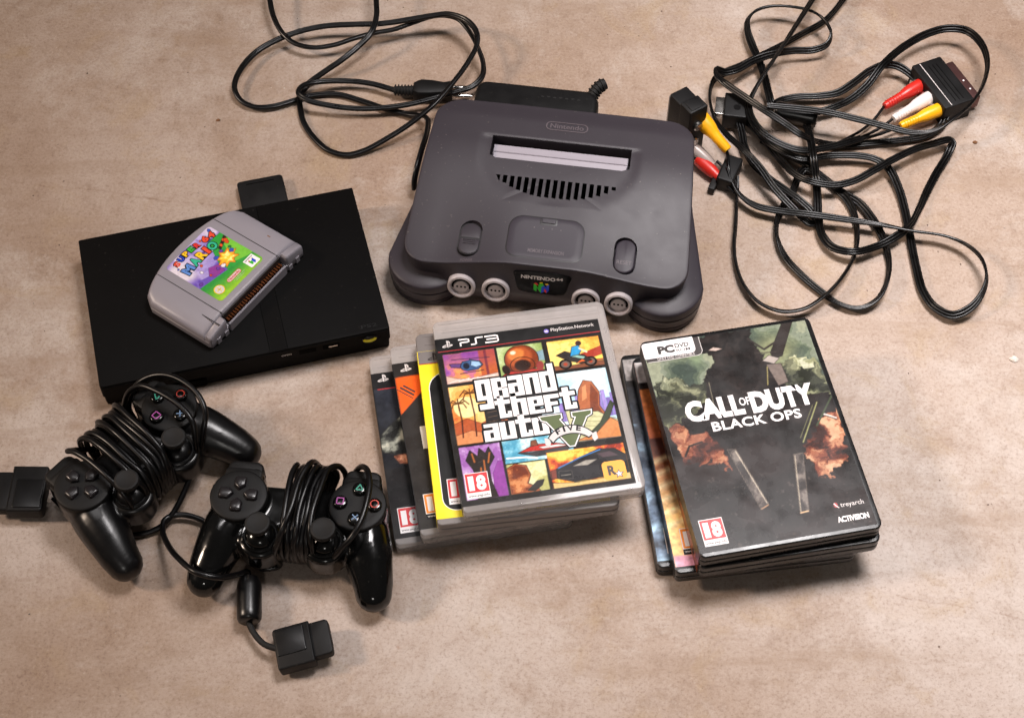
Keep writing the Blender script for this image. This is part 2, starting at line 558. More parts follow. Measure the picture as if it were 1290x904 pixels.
# ------------------------------------------------------------------ the floor
def ground():
    m, nt, b = new_mat('worn_concrete')
    N = nt.nodes; L = nt.links
    tc = N.new('ShaderNodeTexCoord')
    def noise(scale, detail=6, rough=0.6, dist=0.0, stretch=None, seed=0.0):
        n = N.new('ShaderNodeTexNoise'); n.inputs['Scale'].default_value = scale
        n.inputs['Detail'].default_value = detail; n.inputs['Roughness'].default_value = rough
        n.inputs['Distortion'].default_value = dist
        mp = N.new('ShaderNodeMapping'); mp.inputs['Location'].default_value = (seed, seed * 1.7, 0)
        if stretch: mp.inputs['Scale'].default_value = stretch
        L.new(tc.outputs['Object'], mp.inputs[0]); L.new(mp.outputs[0], n.inputs['Vector'])
        return n.outputs[0]
    def ramp(src, *stops):
        r = N.new('ShaderNodeValToRGB'); e = r.color_ramp.elements
        e[0].position, e[0].color = stops[0][0], (*stops[0][1], 1)
        e[1].position, e[1].color = stops[-1][0], (*stops[-1][1], 1)
        for p, c in stops[1:-1]:
            k = e.new(p); k.color = (*c, 1)
        L.new(src, r.inputs[0]); return r.outputs[0]
    def mixc(a, b_, f, mode='MIX'):
        x = N.new('ShaderNodeMix'); x.data_type = 'RGBA'; x.blend_type = mode
        for i, s in ((6, a), (7, b_)):
            if hasattr(s, 'is_linked'): L.new(s, x.inputs[i])
            else: x.inputs[i].default_value = (*s, 1)
        if hasattr(f, 'is_linked'): L.new(f, x.inputs[0])
        else: x.inputs[0].default_value = f
        return x.outputs[2]
    def rng(src, a, b_, c=0.0, d=1.0):
        r = N.new('ShaderNodeMapRange')
        for i, v in zip((1, 2, 3, 4), (a, b_, c, d)): r.inputs[i].default_value = v
        L.new(src, r.inputs[0]); return r.outputs[0]
    big = noise(1.9, 5, 0.6, 0.5, seed=3.1)
    base = ramp(big, (0.36, (0.32, 0.22, 0.162)), (0.50, (0.41, 0.312, 0.25)), (0.64, (0.50, 0.415, 0.365)))
    mid = noise(5.5, 10, 0.74, 0.3, seed=1.3)
    base = mixc(base, (0.29, 0.195, 0.132), rng(mid, 0.46, 0.66, 0, 0.7))
    pale = noise(4.0, 10, 0.76, 0.3, seed=7.7)
    base = mixc(base, (0.58, 0.51, 0.465), rng(pale, 0.50, 0.66, 0, 0.75))
    yel = noise(16, 6, 0.7, 0.5, seed=4.9)
    base = mixc(base, (0.40, 0.285, 0.175), rng(yel, 0.54, 0.70, 0, 0.55))
    mott = noise(70, 7, 0.75, 0.3, seed=2.2)
    base = mixc(base, mixc(base, (0.66, 0.59, 0.53), 1.0, 'MULTIPLY'), rng(mott, 0.50, 0.70, 0, 0.55))
    fine = noise(380, 5, 0.8, 0.1, seed=5.0)
    base = mixc(base, mixc(base, (0.58, 0.51, 0.46), 1.0, 'MULTIPLY'), rng(fine, 0.51, 0.66, 0, 0.7))
    base = mixc(base, (0.68, 0.60, 0.54), rng(fine, 0.44, 0.30, 0, 0.3))
    brush = noise(22, 7, 0.72, 0.4, stretch=(0.2, 1.4, 1), seed=9.4)
    base = mixc(base, (0.31, 0.215, 0.15), rng(brush, 0.52, 0.68, 0, 0.45))
    # aggregate specks and rust spots
    v = N.new('ShaderNodeTexVoronoi'); v.inputs['Scale'].default_value = 85
    L.new(tc.outputs['Object'], v.inputs['Vector'])
    spk = rng(v.outputs['Distance'], 0.10, 0.04, 0, 1)
    gate = rng(noise(60, 2, seed=4.4), 0.62, 0.66)
    mul = N.new('ShaderNodeMath'); mul.operation = 'MULTIPLY'; L.new(spk, mul.inputs[0]); L.new(gate, mul.inputs[1])
    base = mixc(base, (0.10, 0.06, 0.04), mul.outputs[0])
    v2 = N.new('ShaderNodeTexVoronoi'); v2.inputs['Scale'].default_value = 26
    L.new(tc.outputs['Object'], v2.inputs['Vector'])
    spk2 = rng(v2.outputs['Distance'], 0.075, 0.03, 0, 0.8)
    gate2 = rng(noise(17, 2, seed=6.6), 0.63, 0.67)
    mul2 = N.new('ShaderNodeMath'); mul2.operation = 'MULTIPLY'; L.new(spk2, mul2.inputs[0]); L.new(gate2, mul2.inputs[1])
    base = mixc(base, (0.30, 0.11, 0.035), mul2.outputs[0])
    # hairline cracks: long wandering lines y = a + b x
    sep = N.new('ShaderNodeSeparateXYZ'); L.new(tc.outputs['Object'], sep.inputs[0])
    wob = noise(7, 6, 0.6, seed=8.1)
    def math_(op, a_, b_):
        k = N.new('ShaderNodeMath'); k.operation = op
        for i, v_ in enumerate((a_, b_)):
            if hasattr(v_, 'is_linked'): L.new(v_, k.inputs[i])
            else: k.inputs[i].default_value = v_
        return k.outputs[0]
    for a0, b0, x0, x1 in ((0.112, -0.17, -0.60, -0.22), (-0.145, -0.22, 0.24, 0.60)):
        ln = math_('SUBTRACT', sep.outputs[1], math_('MULTIPLY_ADD', sep.outputs[0], b0))
        ln.node.inputs[1].links[0].from_node.inputs[2].default_value = a0
        ln = math_('ABSOLUTE', math_('ADD', ln, math_('MULTIPLY', math_('SUBTRACT', wob, 0.5), 0.035)), 0.0)
        m1 = rng(ln, 0.0014, 0.0003, 0, 1)
        m2 = math_('MULTIPLY', rng(sep.outputs[0], x0, x0 + 0.05), rng(sep.outputs[0], x1, x1 - 0.05))
        m3 = math_('MULTIPLY', math_('MULTIPLY', m1, m2), rng(mott, 0.40, 0.6, 0.0, 0.45))
        base = mixc(base, (0.20, 0.115, 0.07), m3)
    L.new(base, b.inputs['Base Color'])
    L.new(rng(mid, 0.3, 0.7, 0.52, 0.72), b.inputs['Roughness'])
    b.inputs['Specular IOR Level'].default_value = 0.35
    h = N.new('ShaderNodeMath'); h.operation = 'MULTIPLY_ADD'
    L.new(fine, h.inputs[0]); h.inputs[1].default_value = 0.6; L.new(mott, h.inputs[2])
    bp = N.new('ShaderNodeBump'); bp.inputs['Strength'].default_value = 0.7; bp.inputs['Distance'].default_value = 0.0012
    L.new(h.outputs[0], bp.inputs['Height']); L.new(bp.outputs[0], b.inputs['Normal'])
    S = 4000
    n = 8
    V = [(-S + 2 * S * i / n, -S + 2 * S * j / n, 0) for j in range(n + 1) for i in range(n + 1)]
    F = [(j * (n + 1) + i, j * (n + 1) + i + 1, (j + 1) * (n + 1) + i + 1, (j + 1) * (n + 1) + i) for j in range(n) for i in range(n)]
    o = obj('ground', V, F, m, None, smooth=False)
    o['kind'] = 'structure'
ground()

# ------------------------------------------------------------------ the charcoal games console
def sst(a, b, x):
    t = min(1.0, max(0.0, (x - a) / (b - a))); return t * t * (3 - 2 * t)

def n64_top(x, y):
    f = sst(45, -80, y)
    a = abs(x)
    drop = 13 + 10 * sst(22, 92, a)
    z = 70 - f * drop - 3.0 * (a / 116.0) ** 6 - 2.5 * sst(70, 92, y)
    # shallow bowl round the slot and the vents
    e = math.hypot(x / 66.0, (y - 34.0) / 45.0)
    if y < 34: z -= 1.3 * sst(1.05, 0.90, e)
    else: z -= 1.3 * sst(1.05, 0.90, abs(x) / 66.0) * sst(53, 50, y)
    return z

def surf_plate(outline, z0, z1, edge, H, n=5):
    """plate that follows the height function H, from H+z0 to H+z1, edge rounded by edge"""
    rings = [(0, z0), (0, z1 - edge), (edge * 0.3, z1 - edge * 0.3), (edge, z1)]
    V, F = [], []
    N = len(outline)
    for ins, z in rings:
        for x, y in inset(outline, ins): V.append((x, y, H(x, y) + z))
    last = inset(outline, edge); c = last.mean(0)
    k = len(rings)
    for s in np.linspace(1, 0.02, n + 1)[1:]:
        for x, y in c + (last - c) * s: V.append((x, y, H(x, y) + z1))
        k += 1
    for q in range(k - 1):
        for i in range(N):
            j = (i + 1) % N
            F.append((q * N + i, q * N + j, (q + 1) * N + j, (q + 1) * N + i))
    F.append(tuple(range(N - 1, -1, -1))); F.append(tuple(range((k - 1) * N, k * N)))
    return V, F

def box_data(x0, y0, z0, x1, y1, z1):
    V = [(x0, y0, z0), (x1, y0, z0), (x1, y1, z0), (x0, y1, z0), (x0, y0, z1), (x1, y0, z1), (x1, y1, z1), (x0, y1, z1)]
    return V, [(3, 2, 1, 0), (4, 5, 6, 7), (0, 1, 5, 4), (1, 2, 6, 5), (2, 3, 7, 6), (3, 0, 4, 7)]

def hull_two(c0, r0, c1, r1, n=14):
    """outline round two circles stacked along y (c0 in front)"""
    pts = []
    for k in range(n + 1):
        a = math.pi + math.pi * k / n; pts.append((c0[0] + r0 * math.cos(a), c0[1] + r0 * math.sin(a)))
    for k in range(n + 1):
        a = math.pi * k / n; pts.append((c1[0] + r1 * math.cos(a), c1[1] + r1 * math.sin(a)))
    return pts

def console_n64():
    T = thing('game_console', 'charcoal grey games console with four grey controller ports and a cartridge slot', 'game console', (32.9, 119.0, 0), -7.5)
    # outline of the top shell, counter-clockwise
    out = []
    def arc(cx, cy, r, a0, a1, n=8):
        for k in range(n + 1):
            a = R(a0 + (a1 - a0) * k / n); out.append((cx + r * math.cos(a), cy + r * math.sin(a)))
    def run(x0, y0, x1, y1, n):
        for k in range(1, n): out.append((x0 + (x1 - x0) * k / n, y0 + (y1 - y0) * k / n))
    arc(-95, -49.5, 20.5, 182, 270); run(-95, -70, 95, -70, 34); arc(95, -49.5, 20.5, 270, 358)
    run(115.5, -50, 109, 68, 16); arc(86.5, 68, 22.5, 2, 90); run(86.5, 90.5, -86.5, 90.5, 22); arc(-86.5, 68, 22.5, 90, 178)
    run(-109, 68, -115.5, -50, 16)
    out = [(x, y) for x, y in out]
    N = len(out); V = []
    rings = [(4.0, 4.0, 0), (3.0, 3.0, 0), (-2.0, 10, 0), (-5.2, 24, 0), (-5.2, 27, 0), (0.2, -2.6, 1), (0.0, -1.4, 1), (0.2, -0.6, 1), (0.6, -0.15, 1), (1.3, 0, 1)]
    for ins, z, w in rings:
        A, B = inset(out, ins), inset(out, 3.0)
        for (x, y), (bx, by) in zip(A, B):
            if ins < -1:      # the belly of the front stands out only between the feet
                f = sst(68, 86, abs(x)) if y < -60 else 1.0
                x += (bx - x) * f; y += (by - y) * f
            V.append((x, y, z + w * n64_top(x, y)))
    last = inset(out, 1.3); k = len(rings)
    spine = np.stack([np.clip(last[:, 0], -70, 70) * 0.55, np.clip(last[:, 1], -10, 40)], 1)
    for s in np.linspace(0, 1, 48)[1:-1]:
        q = last * (1 - s) + spine * s
        for x, y in q: V.append((x, y, n64_top(x, y)))
        k += 1
    F = []
    for q in range(k - 1):
        for i in range(N):
            j = (i + 1) % N
            F.append((q * N + i, q * N + j, (q + 1) * N + j, (q + 1) * N + i))
    F.append(tuple(range(N - 1, -1, -1)))
    # close the narrow remaining gap on top
    top0 = (k - 1) * N
    cv = len(V); V.append((0, 15, n64_top(0, 15)))
    for i in range(N): F.append((top0 + i, top0 + (i + 1) % N, cv))
    shell = obj('top_shell', V, F, M['n64_shell'], T, angle=40)
    me = shell.data
    # openings: cartridge slot, vents, switch wells
    cuts = []
    so = [(-57.5, 31.5), (-52, 29.0), (52, 29.0), (58.5, 31.5), (58.5, 51.5), (-57.5, 51.5)]
    cuts.append(slab_data(so, [(0, 50), (0, 90)]))
    vents = []
    def vent_bottom(x): return 34 - 41.5 * math.sqrt(max(0, 1 - (x / 60.0) ** 2))
    for q in range(17):
        x = -47.5 + q * 5.95
        y1 = 12.6; y0 = max(vent_bottom(x) + 1.0, -5.5)
        if y0 > y1 - 3.5: y0 = y1 - 3.5
        vents.append(slab_data([(x - 1.75, y0 + 0.6), (x + 1.75, y0), (x + 1.75, y1), (x - 1.75, y1)] if q else [(x + 0.6, y1 - 4.5), (x + 1.75, y1 - 6), (x + 1.75, y1), (x - 1.75, y1)], [(0, 48), (0, 90)]))
    cuts += [join(vents)]
    for x in (-62.0, 63.5):
        cuts.append(slab_data(rrect(18.4, 33, 9.1, x, -47.5), [(0, 48), (0, 80)]))
    cut(shell, cuts)
    me = shell.data
    me.materials.append(M['hole'])
    for p in me.polygons:
        c = p.center / U
        if -56 < c.x < 56 and -8 < c.y < 14 and c.z > 40 and (abs(p.normal.z) < 0.4 or c.z < 52): p.material_index = 1
    # cartridge flap: two hinged leaves a little below the surface
    zf = lambda y: n64_top(0, y)
    V1, F1 = slab_data([(-55.5, 38.05), (56.5, 38.05), (56.5, 45.8), (-55.5, 45.8)], [(0, -9), (0, -1.6), (0.5, -1.0)], zf=lambda x, y: 66.2)
    up = obj('flap', V1, F1, M['n64_flap'], T)
    V1, F1 = slab_data([(-51, 30.3), (51.5, 30.3), (55.5, 33.0), (56.5, 37.9), (-55.5, 37.9), (-54.8, 33.0)], [(0, -9), (0, -1.9), (0.5, -1.4)], zf=lambda x, y: 66.2 - (38 - y) * 0.12)
    obj('flap', V1, F1, M['n64_flap'], T)
    # expansion door with its gap and latch
    do = rrect(60.5, 37.5, (8, 8, 11, 11), -1.2, -43.6, 6)
    V1, F1 = surf_plate(inset(do, -0.8).tolist(), -1.0, 0.06, 0.02, n64_top); obj('door_gap', V1, F1, M['n64_dark'], T)
    V1, F1 = surf_plate(do, -1.0, 0.30, 0.25, n64_top); door = obj('expansion_door', V1, F1, M['n64_door'], T)
    V1, F1 = surf_plate(rrect(14, 6.4, 1.6, -0.5, -28.0), -1.0, 0.38, 0.02, n64_top); obj('latch_recess', V1, F1, M['n64_dark'], door)
    V1, F1 = surf_plate(rrect(11.5, 4.2, 1.2, -0.5, -27.4), -1.0, 1.0, 0.4, n64_top); obj('latch', V1, F1, M['n64_door'], door)
    for q in range(4):
        x = -11.5 + q * 7.2
        V1, F1 = surf_plate(circle(0.55, 8, x, -34.2 - 0.3 * (q % 2)), -0.5, 0.42, 0.02, n64_top, 1); obj('mark', V1, F1, M['mould_mark'], door)
    V1, F1 = text_data('MEMORY EXPANSION', -14, -57.5, 15, -54.0, 0, bold=0.01)
    obj('lettering', [(x, y, n64_top(x, y) + 0.40) for x, y, _ in V1], F1, M['mould_mark'], door, smooth=False)
    # power slider and reset button
    well = slab_data(rrect(18, 32.6, 9, -62, -47.5), [(0, 49), (0, 54.2)])
    sw = obj('power_switch', *well, M['n64_dark'], T)
    zs = n64_top(-62, -55)
    sl = slab_data(rrect(16.6, 15.6, (8.2, 8.2, 2, 2), -62, -55.6), soft(zs - 8, zs + 2.2, 1.0))
    obj('slider', *sl, M['n64_shell'], sw)
    zt = n64_top(-62, -39)
    sl = slab_data(rrect(16.6, 15, (2, 2, 8.2, 8.2), -62, -39.2), soft(zs - 8, zt - 1.2, 1.0))
    obj('slider_track', *sl, M['n64_shell'], sw)
    for q in range(3):
        obj('grip_rib', *box_data(-67, -49.6 - q * 1.9, zs + 1.0, -57, -48.9 - q * 1.9, zs + 2.7), M['n64_shell'], sw)
    obj('lettering', [(x, y, n64_top(x, y) + 0.12) for x, y, _ in text_data('POWER', -67, -68.6, -57, -66.0, 0, bold=0.01)[0]], text_data('POWER', -67, -68.6, -57, -66.0, 0, bold=0.01)[1], M['mould_mark'], sw, smooth=False)
    zs = n64_top(63.5, -50)
    rs = obj('reset_button', *slab_data(rrect(16.6, 31.2, 8.2, 63.5, -47.5), soft(zs - 8, zs + 0.6, 1.3), zf=lambda x, y: (y + 50) * 0.10), M['n64_door'], T)
    V1, F1 = text_data('RESET', 57.5, -55.5, 69.5, -51.8, 0, bold=0.012)
    obj('lettering', [(x, y, zs + 0.68 + (y + 50) * 0.10) for x, y, _ in V1], F1, M['mould_mark'], rs, smooth=False)
    # moulded maker's oval
    ov = []
    def OZ(x, y): return n64_top(x, y)
    o1 = rrect(35.5, 9.6, 4.8, 2.5, 68.0, 8); o2 = inset(o1, 0.9); n = len(o1)
    Vv = [(x, y, OZ(x, y) + 0.35) for x, y in o1] + [(x, y, OZ(x, y) + 0.35) for x, y in o2]
    Ff = [(i, (i + 1) % n, n + (i + 1) % n, n + i) for i in range(n)]
    tv, tf = text_data('Nintendo', -11.5, 65.6, 16.5, 70.6, 0, bold=0.015)
    obj('moulded_logo', *join([(Vv, Ff), ([(x, y, OZ(x, y) + 0.35) for x, y, _ in tv], tf)]), M['mould_mark'], T, smooth=False)
    # front face furniture: built flat, then stood up on the sloping front
    tilt = R(78)
    MF = Matrix.Translation((0, -75.6, 26)) @ Matrix.Rotation(tilt, 4, 'X')
    def front(name, vf, m, parent):
        V, F = xform(vf, MF); return obj(name, V, F, m, parent)
    bo = [(-18.2, 4.2), (-12, 2.6), (12, 2.6), (18.2, 4.2), (20, 7), (23.6, 22.0), (22.0, 24.2), (10, 25.6), (-10, 25.6), (-22.0, 24.2), (-23.6, 22.0), (-20, 7)]
    badge = front('badge', slab_data(bo, [(0, -3.0), (0, 0.5), (0.4, 0.8)]), M['badge'], T)
    parts = [text_data('NINTENDO', -17.0, 17.6, 10.8, 21.3, 0.95, bold=0.035)]
    front('lettering', join(parts + [text_data('64', 11.6, 18.9, 16.8, 21.8, 0.95, bold=0.03)]), M['offwhite'], badge)
    # the N emblem: four uprights and diagonals seen as a turned block
    lg = [([(-6.4, 13.2), (-6.4, 6.6), (-3.9, 5.2), (-3.9, 9.4), (-1.1, 5.0), (-0.2, 4.2), (-0.2, 10.4), (-2.6, 11.8), (-2.6, 8.4), (-4.6, 12.2)], 'logo_green'),
          ([(-0.2, 10.4), (-0.2, 4.2), (2.2, 5.4), (2.2, 9.6), (4.2, 7.2), (6.0, 7.2), (6.0, 13.6), (4.0, 12.8), (4.0, 10.2), (2.0, 12.2)], 'logo_blue'),
          ([(-6.4, 13.2), (-4.6, 12.2), (-2.6, 11.8), (-3.6, 14.0), (-5.0, 14.4)], 'logo_red'),
          ([(4.0, 12.8), (6.0, 13.6), (4.4, 14.8), (2.4, 14.0)], 'logo_yellow'),
          ([(-2.6, 11.8), (-0.2, 10.4), (2.0, 12.2), (0.4, 15.6), (-1.4, 15.0)], 'logo_green'),
          ([(-2.0, 15.0), (0.4, 15.6), (1.0, 14.6), (-1.2, 14.0)], 'logo_yellow'),
          ([(2.2, 6.0), (4.2, 4.9), (4.2, 7.2), (2.2, 9.6)], 'logo_red'),
          ([(4.2, 4.9), (6.0, 7.2), (4.2, 7.2)], 'logo_blue')]
    for q, (pg, key) in enumerate(lg):
        front('emblem', flat(pg[::-1] if False else pg, 0.95 + 0.03 * q), M[key], badge)
    for x in (-65.0, -37.0, 36.2, 62.6):
        prof = [(11.4, -3), (11.4, 2.6), (10.9, 3.3), (9.6, 3.6), (8.6, 3.0), (8.4, 1.2)]
        MP = MF @ Matrix.Translation((x, 2.0, 0))
        pt = obj('controller_port', *xform(lathe_data(prof, 32), MP), M['port_grey'], T)
        # D-shaped socket wall and the plug face with three contacts
        ring = [(7.9 * math.cos(R(a)), 7.4 * math.sin(R(a))) for a in range(-25, 206, 11)]
        ring = ring + [(6.3 * math.cos(R(a)), 5.8 * math.sin(R(a))) for a in range(205, -26, -11)]
        obj('socket_gap', *xform(slab_data(ring, [(0, -1), (0, 1.34)]), MP), M['hole'], pt)
        obj('socket', *xform(slab_data([(6.1 * math.cos(R(a)), 5.6 * math.sin(R(a))) for a in range(0, 360, 15)], [(0, 0), (0, 2.2), (0.5, 2.6)]), MP), M['port_grey'], pt)
        for dx in (-3.2, 0, 3.2):
            obj('contact_hole', *xform(slab_data(circle(0.95, 10, dx, 0.4), [(0, 0), (0, 2.68)]), MP), M['hole'], pt)
    # the two big rounded front feet with their rubber soles, carried back along the sides
    for s in (-1, 1):
        fo = hull_two((97 * s, -49.0), 32.0, (95 * s, 30), 19.0)
        V1, F1 = slab_data(fo, [(3.5, 1.2), (1.0, 1.6), (0.6, 6.0), (1.4, 6.6), (0.4, 7.2), (0, 9), (-0.6, 16.0), (0.9, 16.5), (0.9, 17.3), (-0.6, 17.8), (-0.5, 24.6), (-0.1, 25.6), (0.7, 26.2), (3, 27.0), (7, 28.4), (12, 29.6), (17, 30.4)], zf=lambda x, y: 0.0)
        leg = obj('front_leg', V1, F1, M['n64_shell'], T, angle=50)
        obj('rubber_foot', *slab_data(circle(17, 24, 96 * s, -50), [(0, 0.0), (0, 3)]), M['black_matte'], leg)
        obj('rubber_foot', *slab_data(circle(9, 20, 92 * s, 62), [(0, 0.0), (0, 3.2)]), M['black_matte'], T)
    return T
console_n64()

def power_supply():
    T = thing('power_supply', 'black power supply block plugged in behind the charcoal games console', 'power supply', (32.9, 119.0, 0), -7.5)
    o = rrect(107, 38, (3, 3, 13, 10), -29, 112.2, 6)
    body = obj('housing', *slab_data(o, [(2, 0.4), (0, 2.5), (-0.4, 20), (0, 46), (0.8, 48.6), (2.4, 50.0), (5, 50.6)], zf=lambda x, y: 0.0), M['black_matte'], T, angle=45)
    for q in range(7):
        obj('mark', *slab_data(rrect(2.6, 1.4, 0.4, -24 + q * 5.2, 118 + 0.4 * (q % 2)), [(0, 50.4), (0, 50.68)]), M['rubber'], body)
    path = [(13, 124, 34), (16, 131, 38), (19, 137, 42), (23, 142, 45), (27.5, 145, 46)]
    sp = spline(path, 1.0)
    V, F = sweep_data(sp, circle(5.0, 14))
    st = obj('strain_relief', V, F, M['rubber'], T); fix_normals(st.data)
    for q in range(3, len(sp) - 1, 3):
        t = sp[min(q + 1, len(sp) - 1)] - sp[q - 1]
        Mx = Matrix.Translation(sp[q]) @ Vector(t).to_track_quat('Z', 'Y').to_matrix().to_4x4()
        obj('rib', *xform(lathe_data([(5.0, -0.7), (6.0, -0.6), (6.0, 0.6), (5.0, 0.7)], 14), Mx), M['rubber'], st)
    return T
power_supply()

# ------------------------------------------------------------------ lettering and marks used on several covers
def age_box(parent, x, y, num, key, paper=True):
    """age rating: coloured square with number over a white web address strip"""
    w, h = 17.4, 21.6
    a = obj('rating_box', *slab_data(rrect(w, h, 0.3, x + w / 2, y + h / 2), [(0, -0.02), (0, 0.05)]), M['white'], parent)
    obj('rating_square', *flat(rrect(w - 1.1, w - 1.5, 0.2, x + w / 2, y + h - (w - 1.5) / 2 - 0.6), 0.09), M[key], a)
    if num == 2:
        obj('rating_number', *join([text_data('1', x + 2.2, y + 6.6, x + 6.4, y + h - 2.6, 0.13, bold=0.05), text_data('8', x + 8.0, y + 6.4, x + 15.2, y + h - 2.4, 0.13, bold=0.05)]), M['white'], a)
    else:
        obj('rating_number', *join([text_data('1', x + 2.2, y + 6.6, x + 6.4, y + h - 2.6, 0.13, bold=0.05), text_data('6', x + 8.0, y + 6.4, x + 15.2, y + h - 2.4, 0.13, bold=0.05)]), M['white'], a)
    if num == 2:
        obj('web_address', *text_data('www.pegi.info', x + 1.0, y + 0.9, x + w - 1.0, y + 3.4, 0.09, bold=0.012), M['ink_dark'], a)
    else:
        obj('address_strip', *flat(rrect(w, 4.6, 0.1, x + w / 2, y + 2.2), 0.09), M['ink_black'], a)
        obj('web_address', *text_data('www.pegi.info', x + 1.0, y + 1.0, x + w - 1.0, y + 3.5, 0.13, bold=0.012), M['white'], a)
    return a

def ps_mark(parent, x, y, s, m, z=0.06):
    """upright P over a lying S"""
    P = [(0, -3.6), (1.6, -4.3), (1.6, 3.0), (2.3, 2.7), (2.4, 0.2), (3.6, 0.5), (3.7, 2.9), (2.6, 4.2), (0, 5.0)]
    S1 = [(-0.4, -1.2), (-3.2, -2.2), (-3.0, -2.9), (-0.4, -2.2), (-0.4, -3.4), (-3.2, -4.0), (-5.2, -3.2), (-5.0, -2.0), (-3.2, -1.0), (-0.4, 0.0)]
    S2 = [(2.0, -0.6), (4.8, -0.2), (6.4, -1.2), (6.0, -2.2), (2.0, -3.7), (2.0, -2.5), (4.4, -1.7), (4.0, -1.3), (2.0, -1.7)]
    ps = [flat([(x + a * s, y + b * s) for a, b in q], z) for q in (P, S1, S2)]
    return obj('console_mark', *join(ps), m, parent, smooth=False)

def ps3_word(parent, x, y, w, h, m, z=0.06):
    t = h * 0.20
    def r(p): return [(x + a * w, y + b * h) for a, b in p]
    segs = [r([(0.0, 0.93), (0.20, 0.93), (0.255, 0.88), (0.26, 0.55), (0.22, 0.50), (0.07, 0.50), (0.045, 0.46), (0.045, 0.0)]),
            r([(0.62, 0.93), (0.46, 0.93), (0.435, 0.88), (0.435, 0.12), (0.41, 0.06), (0.30, 0.06)]),
            r([(0.66, 0.93), (0.94, 0.93), (0.985, 0.86), (0.985, 0.60), (0.95, 0.51), (0.70, 0.51)]),
            r([(0.95, 0.51), (0.99, 0.42), (0.99, 0.15), (0.95, 0.06), (0.66, 0.06)])]
    return obj('console_wordmark', *join([stroke(q, t, z) for q in segs]), m, parent, smooth=False)

# ------------------------------------------------------------------ keep cases with clear shells
CASE_T = 14.0
def clear_case(label, x, y, z, rot, shell, lip, group):
    T = thing('game_case', label, 'game case', (x, y, z), rot, group)
    o = rrect(135, 171, (3.5, 6, 6, 5))
    base = obj('tray', *slab_data(o, soft(0.0, 6.7, 1.0)), M[shell], T, angle=45)
    lid = obj('lid', *slab_data(o, soft(7.1, 13.7, 1.1)), M[lip], T, angle=45)
    # raised rim and rib lines moulded into the lid at head and foot
    obj('rim_bead', *slab_data(rrect(126, 1.2, 0.5, 1.5, 74.5), [(0, 13.2), (0.2, 14.0)]), M[lip], lid)
    obj('rim_bead', *slab_data(rrect(128, 1.0, 0.4, 1.0, 82.2), [(0, 13.2), (0.2, 13.95)]), M[lip], lid)
    obj('rim_bead', *slab_data(rrect(1.0, 160, 0.4, 62.6, 0), [(0, 13.2), (0.2, 13.95)]), M[lip], lid)
    obj('hinge_seam', *slab_data(rrect(0.9, 14, 0.3, -2, 78.4), [(0, 13.2), (0.2, 13.9)]), M[lip], lid)
    return T

def insert_sheet(T, colour_mat, w=128.0, h=149.0, x0=-67.5, y0=-80.5, z=13.75):
    """the paper sleeve: front panel and the strip round the spine"""
    fr = slab_data([(x0, y0), (x0 + w, y0), (x0 + w, y0 + h), (x0, y0 + h)], [(0, z), (0, z + 0.12)])
    sp = box_data(x0 - 0.15, y0, 0.8, x0 + 0.05, y0 + h, z + 0.1)
    return obj('cover_sleeve', *join([fr, sp]), colour_mat, T, smooth=False)

PG = 'stacked console game cases'
def ps3_header(sl, lx=0.0, grey=False):
    z = 13.93
    ps_mark(sl, -67.5 + 8.6 + lx, -80.5 + 143.6, 0.78, M['offwhite'] if not grey else M['ink_dark'], z)

# bottom case: dark cover with a grey sleeve of cloth and a hand
def picture(p, T, sl, name, x0, y0, z=13.92):
    return p.build(name, M['print'], sl, x0, y0, z)

def case_one():
    T = clear_case('clear game case with dark cover and pale crumpled sleeve, bottom of the console game stack', -33.2, -81.1, 0, 10.0, 'clear', 'clear_lip', PG)
    sl = insert_sheet(T, M['ink_black'])
    p = Paint(127.4, 148.4, 0.8)
    p.c[:] = hx('1d1b1c')
    p.grad(p.box(0, 60, 128, 134), '17171b', '2c2f38', (0.2, 1), 60, 134, 30)
    p.e = 0.3
    sv = [(0, 90), (8, 98), (18, 106), (34, 108), (34, 66), (18, 70), (6, 74), (0, 76)]
    p.cel(sv, '4a4a44', 0.4); p.tex(p.mask(p.sd_poly(sv)), ('1f1f1e', '3c3d3a', '64665e', '8f9186', 'b9b8a8'), 9, 34, octv=5)
    p.cel([(8, 71), (16, 72), (24, 68), (22, 62), (12, 64)], '9a5f47', 0.3); p.tex(p.mask(p.sd_poly([(9, 71), (16, 71.4), (23, 67.6), (21, 63), (12, 65)])), ('6a3a2a', '9a5f47', 'c48c6e'), 5, 35)
    p.grain(0.25, 4, 3)
    picture(p, T, sl, 'cover_picture', -67.2, -80.2)
    ps3_header(sl)
    obj('red_line', *flat([(-64, 52.6), (60, 52.6), (60, 53.6), (-64, 53.6)], 13.97), M['red_line'], sl)
    b = age_box(sl, -62.6, -76.5, 2, 'red'); b.location.z = 13.95 * U
case_one()

